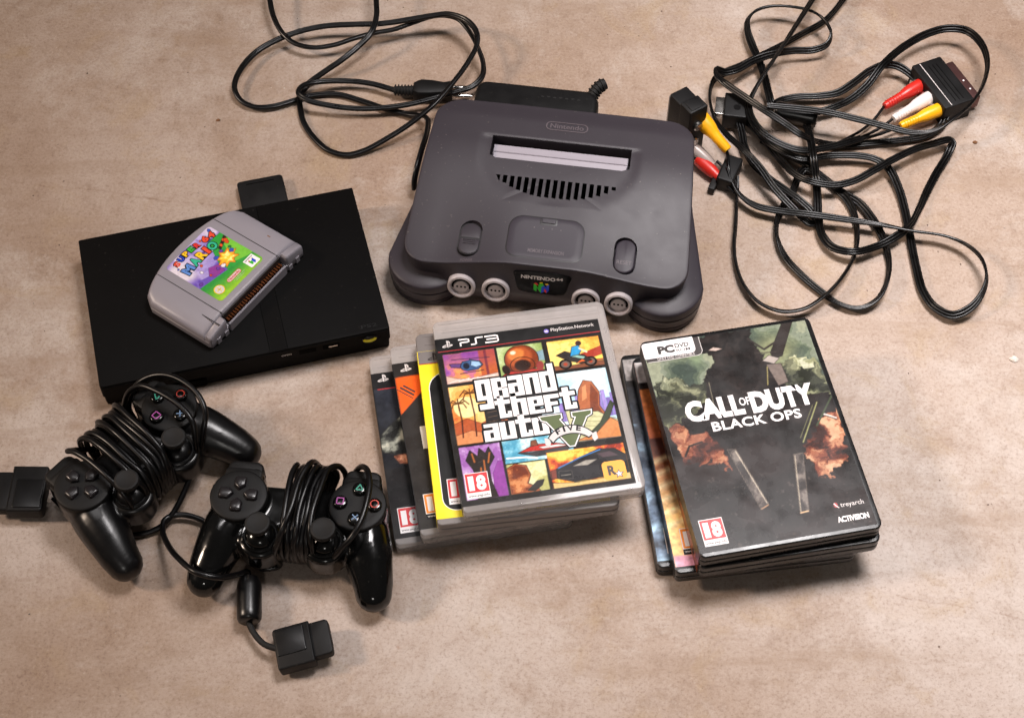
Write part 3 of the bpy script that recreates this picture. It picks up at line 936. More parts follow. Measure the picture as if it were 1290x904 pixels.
def case_two():
    T = clear_case('clear game case with black cover and an orange corner triangle, second from the bottom', -15.1, -80.1, 14.05, 10.6, 'clear', 'clear_lip', PG)
    sl = insert_sheet(T, M['ink_black'])
    p = Paint(127.4, 148.4, 1.5)
    p.c[:] = hx('2a2624'); p.grain(0.2, 6, 10)
    p.e = 0.3
    p.poly([(0, 135.0), (36, 135.4), (0, 101)], 'e8601f')
    picture(p, T, sl, 'cover_picture', -67.2, -80.2)
    ps3_header(sl, 1.0)
    # rubber-stamp lines across the triangle, too worn to read
    for q, (l, o) in enumerate(((11, 0), (13, 3.0), (15, 6.0))):
        c = obj('stamp_line', *flat(rrect(l, 1.5 if q < 2 else 0.7, 0.2), 0), M['ink_dark'], sl)
        c.location = Vector((-57.5 - o * 0.62, 43.5 - o * 0.7, 13.98)) * U; c.rotation_euler = (0, 0, R(-42))
    obj('title_letter', *text_data('E', -54.6, -12.2, -40.0, 8.0, 13.98, bold=0.02), M['offwhite'], sl, smooth=False)
    b = age_box(sl, -61.0, -73.0, 3, 'orange'); b.location.z = 13.95 * U
case_two()

def case_three():
    T = clear_case('solid grey game case with a bright yellow border round its black cover', 2.3, -81.7, 28.1, 7.8, 'case_grey', 'case_grey', PG)
    sl = insert_sheet(T, M['yellow'])
    p = Paint(127.0, 119.0, 1.5)
    p.c[:] = hx('f6de12')
    p.rect(12, 8, 118, 114, '1a1615')
    picture_black = obj('cover_panel', *flat(rrect(116, 121, (10, 10, 14, 14), -3.2, -13.6, 8), 13.95), M['ink_black'], sl)
    obj('panel_edge', *flat(rrect(117.2, 122.2, (10.6, 10.6, 14.6, 14.6), -3.2, -13.6, 8), 13.92), M['white'], sl)
    obj('header_band', *flat([(-67.2, 57.0), (60.4, 57.0), (60.4, 68.3), (-67.2, 68.3)], 13.94), M['case_grey'], sl)
    obj('red_line', *flat([(-67.2, 56.2), (60.4, 56.2), (60.4, 57.0), (-67.2, 57.0)], 13.96), M['red_line'], sl)
    ps_mark(sl, -56, 62.4, 0.8, M['ink_dark'], 13.97)
    b = age_box(sl, -57.0, -69.5, 2, 'red'); b.location.z = 13.98 * U
case_three()

def case_four():
    T = clear_case('clear game case with white block lettering over bright picture panels, top of its stack', 18.2, -77.4, 42.15, 9.65, 'clear', 'clear_lip', PG)
    sl = insert_sheet(T, M['ink_black'])
    p = Paint(127.6, 134.5, 0.48)
    p.e = 0.22
    p.c[:] = hx('1f1b19')
    B = p.box
    # 1 dusk sky with a small aircraft over a pale shore
    c = B(4, 106.5, 43.5, 133.5); p.tex(c, ('e7a053', 'd98a5c', 'c4708a', 'a75fa6', '8a4c98'), 13, 5); p.grad(c * np.clip((p.Y - 116) / 14, 0, 0.75), 'c06f9c', '7d3f8e', (0, 1), 118, 132)
    p.rect(31, 106, 44, 134, 'a8482a', 0.4, 0.75, c); p.rect(35, 106, 37, 134, '6b2a3c', 0.3, 0.8, c)
    p.cel([(4, 114), (13, 110), (24, 109), (44, 111.5), (44, 107), (4, 106.5)], 'd8b7a6', 0.3, '4a2a36', c)
    for q in range(5): p.line([(6 + q * 7, 107.5 + q * 0.4), (14 + q * 7, 109.6)], 0.6, 'f3e6e4', None, 1, c)
    p.line([(10, 128.2), (39, 126.4)], 0.6, '2c2540', None, 1, c); p.line([(24, 127.4), (24, 125)], 0.9, '2c2540', None, 1, c)
    p.cel([(8, 124.4), (9, 121.4), (18, 119.4), (20, 121.6), (18, 123.4)], '63447c', 0.4, clip=c)
    p.cel([(16, 121), (18, 125), (25, 126), (31, 124), (33, 120.6), (29, 117), (21, 116.6), (17, 118.4)], '3c5a86', 0.5, clip=c); p.cel([(25, 125), (30.6, 123.4), (32, 120.4), (28, 119), (24, 121)], '9cc0e4', 0.3, clip=c); p.ell(20.5, 121, 2.4, 3, '1d2230', None, 0, 1, c)
    p.line([(15, 114.6), (33, 115.4)], 0.7, '262430', None, 1, c)
    # 2 copper globe among green hills
    c = B(45.5, 107, 80.5, 133.5); p.tex(c, ('8da25e', '9cb06c', 'afbf84', 'bccb98'), 14, 6); p.cel([(70, 119), (81, 117), (81, 127), (74, 125)], '7f9aa4', 0.2, '6a8078', c)
    p.ell(63, 120.5, 13.4, 13.6, '241712', None, 0, 1, c); p.ell(63, 120.5, 12.8, 13.0, '7d371b', None, 0, 1, c); p.ell(61.5, 123, 10, 9, 'a9512a', 0.9, 15, 1, c); p.ell(59.5, 125.5, 6.6, 5, 'cf7a3c', 0.7, 20, 1, c); p.ell(57.4, 127.4, 2.2, 1.7, 'f6dcc0', 0.4, 0, 1, c)
    for r_ in (9.5, 6.0): p.line([(63 + r_ * math.cos(R(a)), 115 + r_ * 0.8 * math.sin(R(a))) for a in range(0, 361, 20)], 0.6, '2a1710', None, 1, c)
    p.ell(63, 115, 5.6, 4.4, '2c1a14', None, 0, 1, c); p.cel([(46, 107), (52, 111), (60, 109), (70, 110.5), (81, 108), (81, 106)], 'a8342c', 0.4, clip=c); p.ell(76, 112.6, 3, 4.4, '8c3a36', None, -12, 1, c); p.ell(50, 112.6, 3, 4.4, '2a1c18', None, 12, 1, c)
    # 3 orange desert with a motorcycle
    c = B(84.5, 106, 125, 133); p.tex(c, ('e9983a', 'f0ae4a', 'f6c65e', 'f9d67a'), 16, 7); p.cel([(107, 117.6), (125, 123.4), (125, 111), (107, 110)], 'a23a2a', 0.3, '6e2a22', c); p.cel([(110, 112), (125, 115.6), (125, 112)], 'f4dc62', 0.1, 'c8882e', c); p.cel([(84, 110), (96, 108.6), (126, 110), (126, 105), (84, 105)], '7c4a34', 0.4, clip=c)
    for cx_ in (95.5, 115): p.ell(cx_, 110.6, 5, 4.6, '1b1615', None, 0, 1, c); p.ell(cx_, 110.6, 3.4, 3.1, '6b5a52', None, 0, 1, c); p.ell(cx_, 110.6, 1.6, 1.5, 'a8442e', None, 0, 1, c)
    p.cel([(90, 119.6), (97, 122.4), (104, 118.6), (111, 117), (116, 111.6), (108, 109.6), (100, 113), (95, 116)], '2f2a28', 0.4, clip=c); p.cel([(100, 117.4), (110, 113.6), (111.6, 115.4), (103, 118.8)], '86b0a4', 0.3, clip=c); p.cel([(104, 110.4), (111, 111.4), (109, 113.6)], 'd0602e', 0.3, clip=c)
    p.cel([(100.6, 117.4), (103, 125.6), (108, 126.6), (110, 122.4), (107.4, 118.4)], '2f93c8', 0.45, clip=c); p.ell(108.6, 128.4, 2.3, 2.4, '3a2620', None, 0, 1, c); p.line([(108.6, 123.6), (113.4, 119.6)], 1.6, 'ead8b4', None, 1, c)
    # 4 golden evening with palms and a dark tower
    c = B(4, 52, 44, 103.5); p.tex(c, ('cf6a34', 'dd8540', 'e9a04e', 'f2bc66', 'f7cf82'), 26, 8); p.ell(15, 84, 9.4, 9.4, 'f9e2a0', None, 0, 1, c)
    p.cel([(4, 70), (14, 74), (24, 68), (34, 72), (44, 67), (44, 52), (4, 52)], 'b0552e', 0.4, '5e2a1c', c); p.cel([(4, 60), (16, 63), (30, 58), (44, 62), (44, 52), (4, 52)], 'd48a5a', 0.4, '5e2a1c', c)
    for px_, h_ in ((9, 30), (19, 38)):
        p.line([(px_, 58), (px_ + 1.2, 58 + h_ * 0.5), (px_ + 0.4, 58 + h_)], 1.1, '4a2318', None, 1, c)
        for a in range(0, 360, 45): p.line([(px_ + 0.4, 58 + h_), (px_ + 0.4 + 5.4 * math.cos(R(a)), 59.6 + h_ + 2.6 * math.sin(R(a))), (px_ + 0.4 + 8 * math.cos(R(a)), 56.4 + h_ + 4 * math.sin(R(a)))], 0.9, '5a3418', None, 1, c)
    p.cel([(28, 56), (28, 80), (38.4, 81.4), (39, 57)], '262222', 0.4, clip=c)
    for q in range(5): p.line([(30, 60 + q * 4.2), (37, 60.6 + q * 4.2)], 0.5, '6b5648', None, 1, c)
    # 5 pale sky over a violet town, cliff and cream terraces
    c = B(70, 41, 125, 103); p.tex(c, ('a8cfe6', 'b6d9ec', 'c6e2f0', 'd6eaf4'), 22, 9)
    for q in range(13): p.cel([(84 + q * 3.3, 60), (84 + q * 3.3, 76 + (q * 37 % 11)), (86.6 + q * 3.3, 76 + (q * 37 % 11)), (86.6 + q * 3.3, 60)], ('8a76bc', '9d8acb', '7765ac')[q % 3], 0.25, '5d4c8c', c)
    p.cel([(100, 60), (98, 74), (101, 86), (106, 94), (112, 92), (116, 82), (114, 70), (118, 60)], 'a9623e', 0.5, '3c2018', c); p.cel([(106, 62), (108, 76), (111, 90), (115, 81), (113, 70), (116, 61)], '7a3f2a', 0.1, '7a3f2a', c); p.cel([(102, 76), (104, 88), (107, 90), (106, 78)], 'cf8c5e', 0.05, 'cf8c5e', c)
    p.cel([(88, 70), (98, 66), (112, 65), (120, 58), (125, 56), (125, 40), (90, 40)], 'c8c69a', 0.5, '3e3a2a', c)
    for q in range(5): p.line([(92 + q, 64 - q * 4.6), (124, 58 - q * 4.0)], 0.5, '8f8c66', None, 1, c)
    p.cel([(98, 43), (112, 55), (123, 73), (125, 70), (116, 52), (104, 42)], '39412f', 0.4, clip=c); p.cel([(92, 42), (108, 46.6), (120, 58), (125, 54), (125, 41)], 'c9834e', 0.5, '5e2f1c', c)
    # 6 lilac evening with a gnarled dark tree
    c = B(4, 4.5, 34.5, 49.5); p.tex(c, ('9a62ac', 'ac7cbc', 'bf9acc', 'd0b6da'), 14, 10); p.cel([(25, 4), (26, 24), (31, 34), (35, 34), (35, 4)], '8a3f96', 0.2, '5c2a6c', c)
    p.cel([(12, 4), (15, 18), (12, 30), (8, 38), (12, 46), (17, 40), (19, 47), (23, 42), (26, 47), (29, 38), (24, 30), (24, 18), (27, 4)], '2a211e', 0.4, clip=c)
    for a, b_ in (((16, 8), (18, 30)), ((20, 10), (21, 36)), ((14, 36), (13, 43)), ((24, 34), (26, 42))): p.line([a, b_], 1.3, 'a85f30', None, 1, c)
    # 7 turquoise water with a red craft
    c = B(36.5, 30.5, 88, 50.5); p.tex(c, ('4e9cba', '66aec8', '86c2d4', 'b4dae2', 'd8ecee'), 9, 11)
    p.cel([(47, 38.2), (56, 37.2), (88, 39), (82, 34.6), (60, 33.6)], '37373a', 0.4, clip=c); p.cel([(48, 38.6), (60, 43.6), (76, 42.6), (87, 39.2), (66, 38.2)], 'bc3029', 0.4, clip=c); p.cel([(63, 41), (77, 41.2), (84, 39.6), (66, 39.4)], 'f0e8e4', 0.2, clip=c); p.cel([(57, 42.6), (58, 47), (61.6, 47.6), (62.6, 43)], '7c4a34', 0.35, clip=c); p.line([(38, 35), (52, 34), (60, 32)], 1.4, 'f2f6f6', None, 1, c)
    # 8 canyon rock on olive sky
    c = B(36.5, 4.5, 65, 29.5); p.tex(c, ('b0ae6c', 'c2c080', 'd2d096', 'dedcaa'), 12, 12)
    p.cel([(36, 4), (36, 26), (43, 29.6), (51, 27), (53, 19), (50, 12), (57, 7), (58, 4)], '9c5230', 0.4, clip=c); p.tex(c * p.mask(p.sd_poly([(37, 5), (37, 25), (43, 28.6), (50, 26), (52, 19), (49, 12), (55, 7)])), ('6e3420', '93502e', 'b4693c', 'cf8a58'), 7, 14); p.cel([(49, 6), (57, 13), (62, 13.4), (60, 9), (54, 5)], '27231e', 0.3, clip=c)
    # 9 dark car before flames
    c = B(67.5, 4.5, 125, 35); p.tex(c, ('8e2f1e', 'c24a24', 'e37a2a', 'f2a63a', 'f9cc5a'), 11, 13)
    p.cel([(68, 9), (84, 7), (110, 8), (125, 10), (125, 4), (68, 4)], 'd2b476', 0.3, clip=c)
    p.cel([(71, 13), (72, 20), (90, 27), (106, 32.6), (118, 31), (125, 25), (125, 10), (84, 8)], '201d20', 0.5, '0c0a0a', c); p.line([(74, 21), (91, 27.4), (107, 32)], 1.0, '3b78b8', None, 1, c); p.cel([(85, 21), (95, 24.6), (103, 24), (96, 20.4)], '9d988f', 0.2, '3a3634', c); p.cel([(104, 29), (114, 29.6), (120, 25), (108, 25)], '4a3a40', 0.3, clip=c)
    p.cel([(73, 12), (74, 18), (83, 17.4), (83, 11)], '131113', 0.3, '6a645e', c); p.line([(75, 14.6), (82, 14.4)], 0.6, '8e8880', None, 1, c); p.cel([(68, 19), (72, 20), (71.6, 13), (68, 12)], '7a3a2c', 0.3, clip=c)
    p.grain(0.10, 21, 1.6)
    picture(p, T, sl, 'picture_panels', -67.3, -80.3)
    X0, Y0 = -67.5, -80.5
    obj('red_line', *flat([(X0 + 1, Y0 + 136.6), (X0 + 127.5, Y0 + 136.6), (X0 + 127.5, Y0 + 137.3), (X0 + 1, Y0 + 137.3)], 13.97), M['red_line'], sl)
    ps_mark(sl, X0 + 8.6, Y0 + 143.2, 0.72, M['offwhite'], 13.96)
    ps3_word(sl, X0 + 17.8, Y0 + 139.9, 31, 6.6, M['white'], 13.96)
    obj('network_mark', *join([flat(circle(2.0, 14, X0 + 86.5, Y0 + 143.6), 13.96)]), M['purple'], sl)
    obj('network_mark', *flat([(X0 + 85, Y0 + 142.6), (X0 + 88, Y0 + 142.6), (X0 + 87, Y0 + 145), (X0 + 86.2, Y0 + 143.6), (X0 + 85.4, Y0 + 145)], 13.99), M['offwhite'], sl)
    obj('lettering', *text_data('PlayStation.Network', X0 + 90, Y0 + 141.8, X0 + 124, Y0 + 145.8, 13.96, bold=0.012), M['offwhite'], sl, smooth=False)
    # title: white glyphs over their own black keyline
    BL = {'g': ((0, 0, 3.1, 10), (4.9, -4.5, 8, 10), (3.1, 8, 4.9, 10), (3.1, 0, 4.9, 2), (0.6, -4.5, 4.9, -2)),
          'r': ((0, 0, 3.1, 10), (3.1, 8.1, 5, 10), (5, 5.0, 8, 9.6), (3.1, 3.8, 5, 5.2), (5, 0, 8, 4.6)),
          'a': ((0.4, 8, 4.9, 10), (4.9, 0, 8, 10), (3.1, 4.8, 4.9, 6.4), (0, 0, 3.1, 6.4), (3.1, 0, 4.9, 1.8)),
          'n': ((0, 0, 3.1, 10), (4.9, 0, 8, 10), (3.1, 8, 4.9, 10)),
          'd': ((0, 0, 3.1, 10), (4.9, 0, 8, 13.6), (3.1, 8, 4.9, 10), (3.1, 0, 4.9, 2)),
          't': ((1.6, 0, 4.9, 13), (0, 8, 1.6, 10.4), (4.9, 8, 8, 10.4), (4.9, 0, 8, 2.2), (6.0, 2.2, 8, 3.6)),
          'h': ((0, 0, 3.1, 13.6), (4.9, 0, 8, 10), (3.1, 8, 4.9, 10)),
          'e': ((0, 0, 3.1, 10), (3.1, 8, 4.9, 10), (4.9, 4.4, 8, 10), (3.1, 4.4, 4.9, 5.8), (3.1, 0, 8, 2)),
          'f': ((0, 0, 3.1, 10), (3.1, 7.6, 8, 10), (3.1, 3.6, 6.8, 5.6)),
          'u': ((0, 0, 3.1, 10), (4.9, 0, 8, 10), (3.1, 0, 4.9, 2)),
          'o': ((0, 0, 3.1, 10), (4.9, 0, 8, 10), (3.1, 8, 4.9, 10), (3.1, 0, 4.9, 2))}
    W, K = [], []
    for wd, x_, y_, pitch, sy in (('grand', 24.5, 88.2, 12.35, 1.86), ('theft', 36.6, 70.4, 12.4, 1.52), ('auto', 24.8, 51.6, 12.3, 1.52)):
        sx = 11.6 / 8
        for i, ch in enumerate(wd):
            for (a0, b0, a1, b1) in BL[ch]:
                ax, bx = X0 + x_ + i * pitch + a0 * sx, X0 + x_ + i * pitch + a1 * sx
                ay, by = Y0 + y_ + b0 * sy, Y0 + y_ + b1 * sy
                W.append(flat([(ax, ay), (bx, ay), (bx, by), (ax, by)], 14.12))
                K.append(flat(rrect(bx - ax + 3.0, by - ay + 3.0, 1.3, (ax + bx) / 2, (ay + by) / 2, 3), 14.0 + 0.0012 * len(K)))
    obj('title_keyline', *join(K), M['ink_black'], sl, smooth=False)
    obj('title', *join(W), M['white'], sl, smooth=False)
    # the big V with its banner
    Vv = [(68, 66.5), (84, 66.8), (84, 63.6), (82, 62.6), (88.5, 50), (95, 63), (92.6, 63.6), (92.6, 66.8), (107, 67.0), (106.5, 64), (102.5, 62), (89.5, 38.5), (86, 38.5), (72.5, 62), (69, 63.5)]
    q = [(X0 + a, Y0 + b) for a, b in Vv]
    obj('numeral_edge', *flat(inset(q[::-1], -1.7), 14.16), M['ink_black'], sl, smooth=False)
    obj('numeral_edge', *flat(inset(q[::-1], -0.9), 14.20), M['white'], sl, smooth=False)
    obj('numeral', *flat(q[::-1], 14.24), M['vgreen'], sl, smooth=False)
    arc_o = [(X0 + 88 + 19.5 * math.cos(R(a)) * 0.98, Y0 + 38 + 19.5 * math.sin(R(a)) * 0.92) for a in range(28, 153, 6)]
    arc_i = [(X0 + 88 + 13.5 * math.cos(R(a)) * 1.15, Y0 + 38 + 13.0 * math.sin(R(a)) * 0.88) for a in range(152, 27, -6)]
    bn = arc_o + arc_i
    obj('banner_edge', *flat(inset(bn, -0.9), 14.28), M['ink_black'], sl, smooth=False)
    banner = obj('banner', *flat(bn, 14.32), M['offwhite'], sl, smooth=False)
    for sx in (-1, 1):
        tl = [(X0 + 88 + sx * 16, Y0 + 46.5), (X0 + 88 + sx * 19.5, Y0 + 48), (X0 + 88 + sx * 19.8, Y0 + 42), (X0 + 88 + sx * 16.8, Y0 + 39.5), (X0 + 88 + sx * 15.5, Y0 + 43)]
        obj('banner_tail', *flat(tl if sx > 0 else tl[::-1], 14.30), M['offwhite'], sl, smooth=False)
    obj('banner_lettering', *join([text_data(ch, X0 + a, Y0 + b, X0 + a + w_, Y0 + b + 4.6, 14.36, bold=0.04, rot=r_) for ch, a, b, w_, r_ in (('F', 77.6, 49.6, 3.6, 18), ('I', 83.4, 51.0, 1.5, 6), ('V', 86.6, 51.4, 4.6, 0), ('E', 93.2, 50.4, 3.6, -16))]), M['ink_black'], sl, smooth=False)
    b = age_box(sl, X0 + 4.8, Y0 + 5.4, 2, 'red'); b.location.z = 13.98 * U
    rs = obj('studio_badge', *flat(rrect(17.2, 15.8, 3.2, X0 + 114.4, Y0 + 13.2), 14.0), M['amber'], sl, smooth=False)
    obj('studio_letter', *text_data('R', X0 + 109.5, Y0 + 9.2, X0 + 115.6, Y0 + 17.4, 14.04, bold=0.05), M['ink_dark'], sl, smooth=False)
    st = [(X0 + 117.4 + (2.7 if k % 2 == 0 else 1.2) * math.sin(k * math.pi / 5), Y0 + 9.6 + (2.7 if k % 2 == 0 else 1.2) * math.cos(k * math.pi / 5)) for k in range(10)][::-1]
    obj('studio_star', *flat(inset(st, -0.5), 14.07), M['ink_dark'], sl, smooth=False)
    obj('studio_star', *flat(st, 14.10), M['white'], sl, smooth=False)
case_four()

# ------------------------------------------------------------------ black computer game cases
DG = 'stacked black computer game cases'
def dvd_case(label, x, y, z, rot):
    T = thing('game_case', label, 'game case', (x, y, z), rot, DG)
    o = rrect(135, 190, (4, 6, 6, 4))
    obj('tray', *slab_data(o, soft(0.0, 6.8, 0.9)), M['dvd_black'], T, angle=45)
    lid = obj('lid', *slab_data(o, soft(7.15, 13.6, 1.0)), M['dvd_black'], T, angle=45)
    obj('thumb_notch', *slab_data(rrect(0.8, 20, 0.3, 67.4, 0), [(0, 5), (0, 9)]), M['hole'], lid)
    return T

def dvd_sleeve(T, m):
    fr = slab_data([(-67.3, -91.5), (63.8, -91.5), (63.8, 91.8), (-67.3, 91.8)], [(0, 13.4), (0, 13.72)])
    sp = box_data(-67.75, -91.5, 0.6, -67.3, 91.8, 13.7)
    return obj('cover_sleeve', *join([fr, sp]), m, T, smooth=False)

def dvd_one():
    T = dvd_case('black game case with a cold blue cover, bottom of the computer game stack', 164.7, -91.5, 0, 6.7)
    sl = dvd_sleeve(T, M['ink_black'])
    p = Paint(60, 180, 0.8)
    p.grad(p.box(-1, -1, 61, 181), '6f86a0', '3b3a3e', (0, 1), 20, 150, 40, 31)
    n = p.noise(14, 5); p.put(np.clip((n - 0.55) * 5, 0, 1) * (p.Y < 120), hx('9fc0d8')); p.put(np.clip((0.42 - n) * 6, 0, 1) * (p.Y < 130), hx('1f2734'))
    p.rect(0, 158, 61, 181, 'a39b97', 0.8); p.rect(0, 154, 61, 160, '2b2726', 0.6); p.grain(0.3, 7, 3)
    p.build('cover_picture', M['print'], sl, -67.0, -89.6, 13.76)
    b = age_box(sl, -58.8, -84.0, 2, 'red'); b.location.z = 13.8 * U
dvd_one()

def dvd_two():
    T = dvd_case('black game case with a fiery orange cover and white header, second from the bottom', 174.2, -102.5, 14.05, 7.8)
    sl = dvd_sleeve(T, M['ink_black'])
    p = Paint(60, 180, 0.7)
    p.grad(p.box(-1, -1, 61, 181), 'f2c27a', '6e2412', (0.25, 1), 50, 110, 26, 41)
    p.rect(0, 96, 61, 150, '3a1a12', 14, 0.9)
    for q in range(6): p.line([(0, 34 + q * 11), (46, 46 + q * 12)], 3.4, 'ffe9b4', 2.4, 0.85)
    p.grad(p.box(0, 110, 61, 157), 'a8522a', 'c9733a', (0, 1), 112, 150, 8, 44)
    p.rect(0, 160, 61, 181, 'c9c1bd', 0.6); p.rect(0, 155, 61, 161, '1f1a18', 0.6); p.rect(0, -1, 61, 9, 'd99ab0', 1.0)
    p.grain(0.25, 9, 3)
    p.build('cover_picture', M['print'], sl, -67.0, -89.6, 13.76)
    obj('platform_mark', *flat([(-55, 76), (-53, 76), (-53, 84), (-55, 84)], 13.8), M['ink_black'], sl, smooth=False)
    b = age_box(sl, -59.0, -80.5, 3, 'orange'); b.location.z = 13.8 * U
dvd_two()

def dvd_three():
    T = dvd_case('black game case with a rusty copper spine, directly below the top computer game', 185.6, -103.5, 28.1, 10.2)
    sl = dvd_sleeve(T, M['ink_black'])
    p = Paint(24, 182, 1.0)
    p.grad(p.box(-1, -1, 25, 183), '6a3418', 'a85a2a', (0, 1), 0, 180, 60, 51)
    n = p.noise(7, 15); p.put(np.clip((0.42 - n) * 7, 0, 1), hx('24130c')); p.grain(0.35, 12, 4)
    p.build('cover_picture', M['print'], sl, -67.2, -90.8, 13.76)
    n_ = 60
    q = Paint(13.0, 182, 1.0)
    q.grad(q.box(-1, -1, 14, 183), '7a3a1a', 'b5642e', (0, 1), 0, 180, 60, 53); m_ = q.noise(7, 17); q.put(np.clip((0.44 - m_) * 7, 0, 1), hx('2a150c'))
    o = q.build('spine_picture', M['print'], sl, 0.0, 0.0, 0.0)
    o.matrix_local = Matrix(((0, 0, -1, -67.8 * U), (0, 1, 0, -90.8 * U), (1, 0, 0, 0.5 * U), (0, 0, 0, 1)))
dvd_three()

def dvd_four():
    T = dvd_case('black game case with white military lettering, top of the computer game stack', 183.2, -101.4, 42.15, 11.24)
    sl = dvd_sleeve(T, M['ink_black'])
    X0, Y0 = -67.5, -95.0
    # plain dark picture: murky sky, camouflage cloth, dark rock, brown stone and two strips of steel
    p = Paint(130.6, 182.8, 0.55)
    p.e = 0.28
    A = p.box(-1, -1, 132, 184); X, Y = p.X, p.Y
    p.tex(A, ('1b1615', '211b1a', '282120', '302827'), 22, 60)
    sky = np.clip((Y - 122 + (p.noise(18, 61) - 0.5) * 40) / 10, 0, 1)
    p.tex(sky, ('4c5a50', '62705f', '7d8a72', '96a08a', 'aeb498'), 26, 62, octv=6)
    p.ell(100, 160, 16, 14, 'c6c58e', 6, 0, 0.6); p.ell(38, 170, 5, 12, 'a4bc8c', 3, 0, 0.7)
    X_, Y_ = p.X, p.Y
    p.X = X_ + (p.noise(7, 81, 5) - 0.5) * 16; p.Y = Y_ + (p.noise(7, 82, 5) - 0.5) * 16
    rock = [(46, 184), (44, 172), (50, 160), (42, 150), (34, 138), (30, 126), (22, 112), (110, 108), (104, 124), (96, 136), (92, 150), (94, 160), (86, 168), (88, 184)]
    p.poly(rock, '231d1c', 0.5); p.tex(p.mask(p.sd_poly([(x * 0.94 + 4, y * 0.97 + 3) for x, y in rock])), ('1d1817', '241e1d', '2b2422', '332a28'), 9, 63)
    for cl, sd_ in (([(0, 142), (10, 152), (24, 148), (38, 136), (34, 124), (22, 112), (0, 104)], 64), ([(98, 144), (112, 151), (131, 144), (131, 112), (112, 116), (100, 128)], 65)):
        m_ = p.mask(p.sd_poly(cl)); p.tex(m_, ('2d2f24', '45483a', '5d604a', '7b7d60', 'a3a582'), 9, sd_, octv=6)
    p.tex(p.mask(p.sd_poly([(2, 145), (10, 151), (24, 147), (30, 141), (12, 143)])), ('8d9276', 'b4b896', 'd2d4b4'), 6, 66); p.tex(p.mask(p.sd_poly([(104, 148), (112, 152), (131, 145), (131, 139), (112, 145)])), ('a4a67c', 'cfd0a6', 'e6e6c6'), 6, 67)
    WX, WY = p.X, p.Y; p.X, p.Y = X_, Y_
    p.cel([(112, 183), (120, 183), (104, 154), (97, 152), (96, 158)], '3a322f', 0.4, '221c1a'); p.line([(82, 174), (92, 162), (104, 168)], 1.6, '3a322f'); p.line([(84, 160), (100, 158)], 0.8, '4a403a')
    p.cel([(88, 152), (94, 156), (101, 152), (96, 148)], 'cdbfb6', 0.3); p.cel([(90, 148), (101, 147), (102, 130), (94, 128)], '8c7d75', 0.4, '2c2422'); p.line([(86, 130), (90, 146)], 0.8, 'b5a86a'); p.cel([(50, 169), (54, 171), (60, 168.6), (55, 167.6)], 'e6cfc4', 0.2, '8a6a5c')
    p.line([(41, 118), (42.5, 140)], 0.6, '9c947c')
    p.X, p.Y = WX, WY
    for cl, sd_ in (([(1, 106), (12, 104), (24, 97), (35, 88), (40, 74), (39, 64), (33, 70), (28, 76), (20, 70), (11, 74), (8, 84), (1, 92)], 68), ([(131, 100), (120, 97), (108, 84), (98, 72), (96, 62), (100, 50), (110, 46), (120, 50), (127, 62), (131, 78)], 69)):
        m_ = p.mask(p.sd_poly(cl), 0.7); p.tex(m_, ('3a1c16', '5e2e22', '824533', 'a4644a', 'c48a68', 'dcae8a'), 12, sd_, octv=6)
    p.X, p.Y = X_, Y_
    p.c *= np.where(Y > 104, 0.80, 0.90)[..., None]
    p.line([(9, 80), (14, 88), (24, 90)], 1.6, '2a1d1a'); p.line([(120, 97), (128, 92)], 1.6, 'd8cfc8'); p.line([(121, 95.4), (128.5, 90.6)], 0.7, '2a2220')
    p.line([(118, 108), (98, 76)], 1.0, '8f9060'); p.line([(114, 106), (97, 80)], 0.6, '6a6a4a'); p.line([(131, 112), (112, 88)], 1.4, '3c4632')
    for cl, sd_ in (([(41, 80), (47, 79), (58.5, 30), (52, 27)], 70), ([(88, 67), (95, 67), (85.4, 19), (79, 18.4)], 71)):
        p.cel(cl, '4b4543', 0.3, '8d8070'); p.tex(p.mask(p.sd_poly(cl)) * 0.9, ('332e2d', '49423f', '5f5753', '7a716a'), 8, sd_)
    p.line([(46.4, 78), (57.6, 31)], 0.6, 'c8bca8'); p.line([(88.6, 66), (79.8, 20)], 0.6, 'b5a894'); p.line([(52.4, 27), (58, 29.4)], 1.0, 'a88264'); p.line([(79.4, 18.8), (85, 19.2)], 1.0, 'e2bd92')
    n = p.noise(3, 72); p.put(np.clip((n - 0.72) * 12, 0, 1) * (Y < 60) * 0.35, hx('7a6e66'))
    p.grain(0.12, 75, 2.0)
    p.build('cover_picture', M['print'], sl, -67.1, -91.3, 13.76)
    # platform box: white panel with dark type and a dark strip
    pb = obj('platform_strip', *flat(rrect(44.5, 17.0, (1, 5, 0.4, 1), X0 + 23.2, Y0 + 178.2, 6), 13.82), M['ink_dark'], sl, smooth=False)
    obj('platform_strip_edge', *stroke([(X0 + 2, Y0 + 169.8), (X0 + 41, Y0 + 169.8), (X0 + 44, Y0 + 171), (X0 + 45.4, Y0 + 173.5), (X0 + 45.4, Y0 + 186.4)], 0.5, 13.86), M['offwhite'], sl, smooth=False)
    obj('platform_panel', *slab_data(rrect(40.6, 14.6, (1, 4, 0.6, 3), X0 + 20.4, Y0 + 180.3, 6), [(0, 13.7), (0, 13.9)]), M['white'], sl, smooth=False)
    obj('lettering', *join([text_data('PC', X0 + 11.5, Y0 + 175.8, X0 + 24.6, Y0 + 183.2, 13.94, bold=0.06), text_data('DVD', X0 + 25.4, Y0 + 179.4, X0 + 36.4, Y0 + 183.4, 13.94, bold=0.025), text_data('ROM', X0 + 25.8, Y0 + 175.8, X0 + 36.6, Y0 + 178.4, 13.94, bold=0.01)]), M['ink_dark'], sl, smooth=False)
    obj('lettering', *text_data('ONLY DVD COMPATIBLE', X0 + 9.5, Y0 + 170.6, X0 + 39, Y0 + 172.8, 13.88, bold=0.012), M['offwhite'], sl, smooth=False)
    W = []
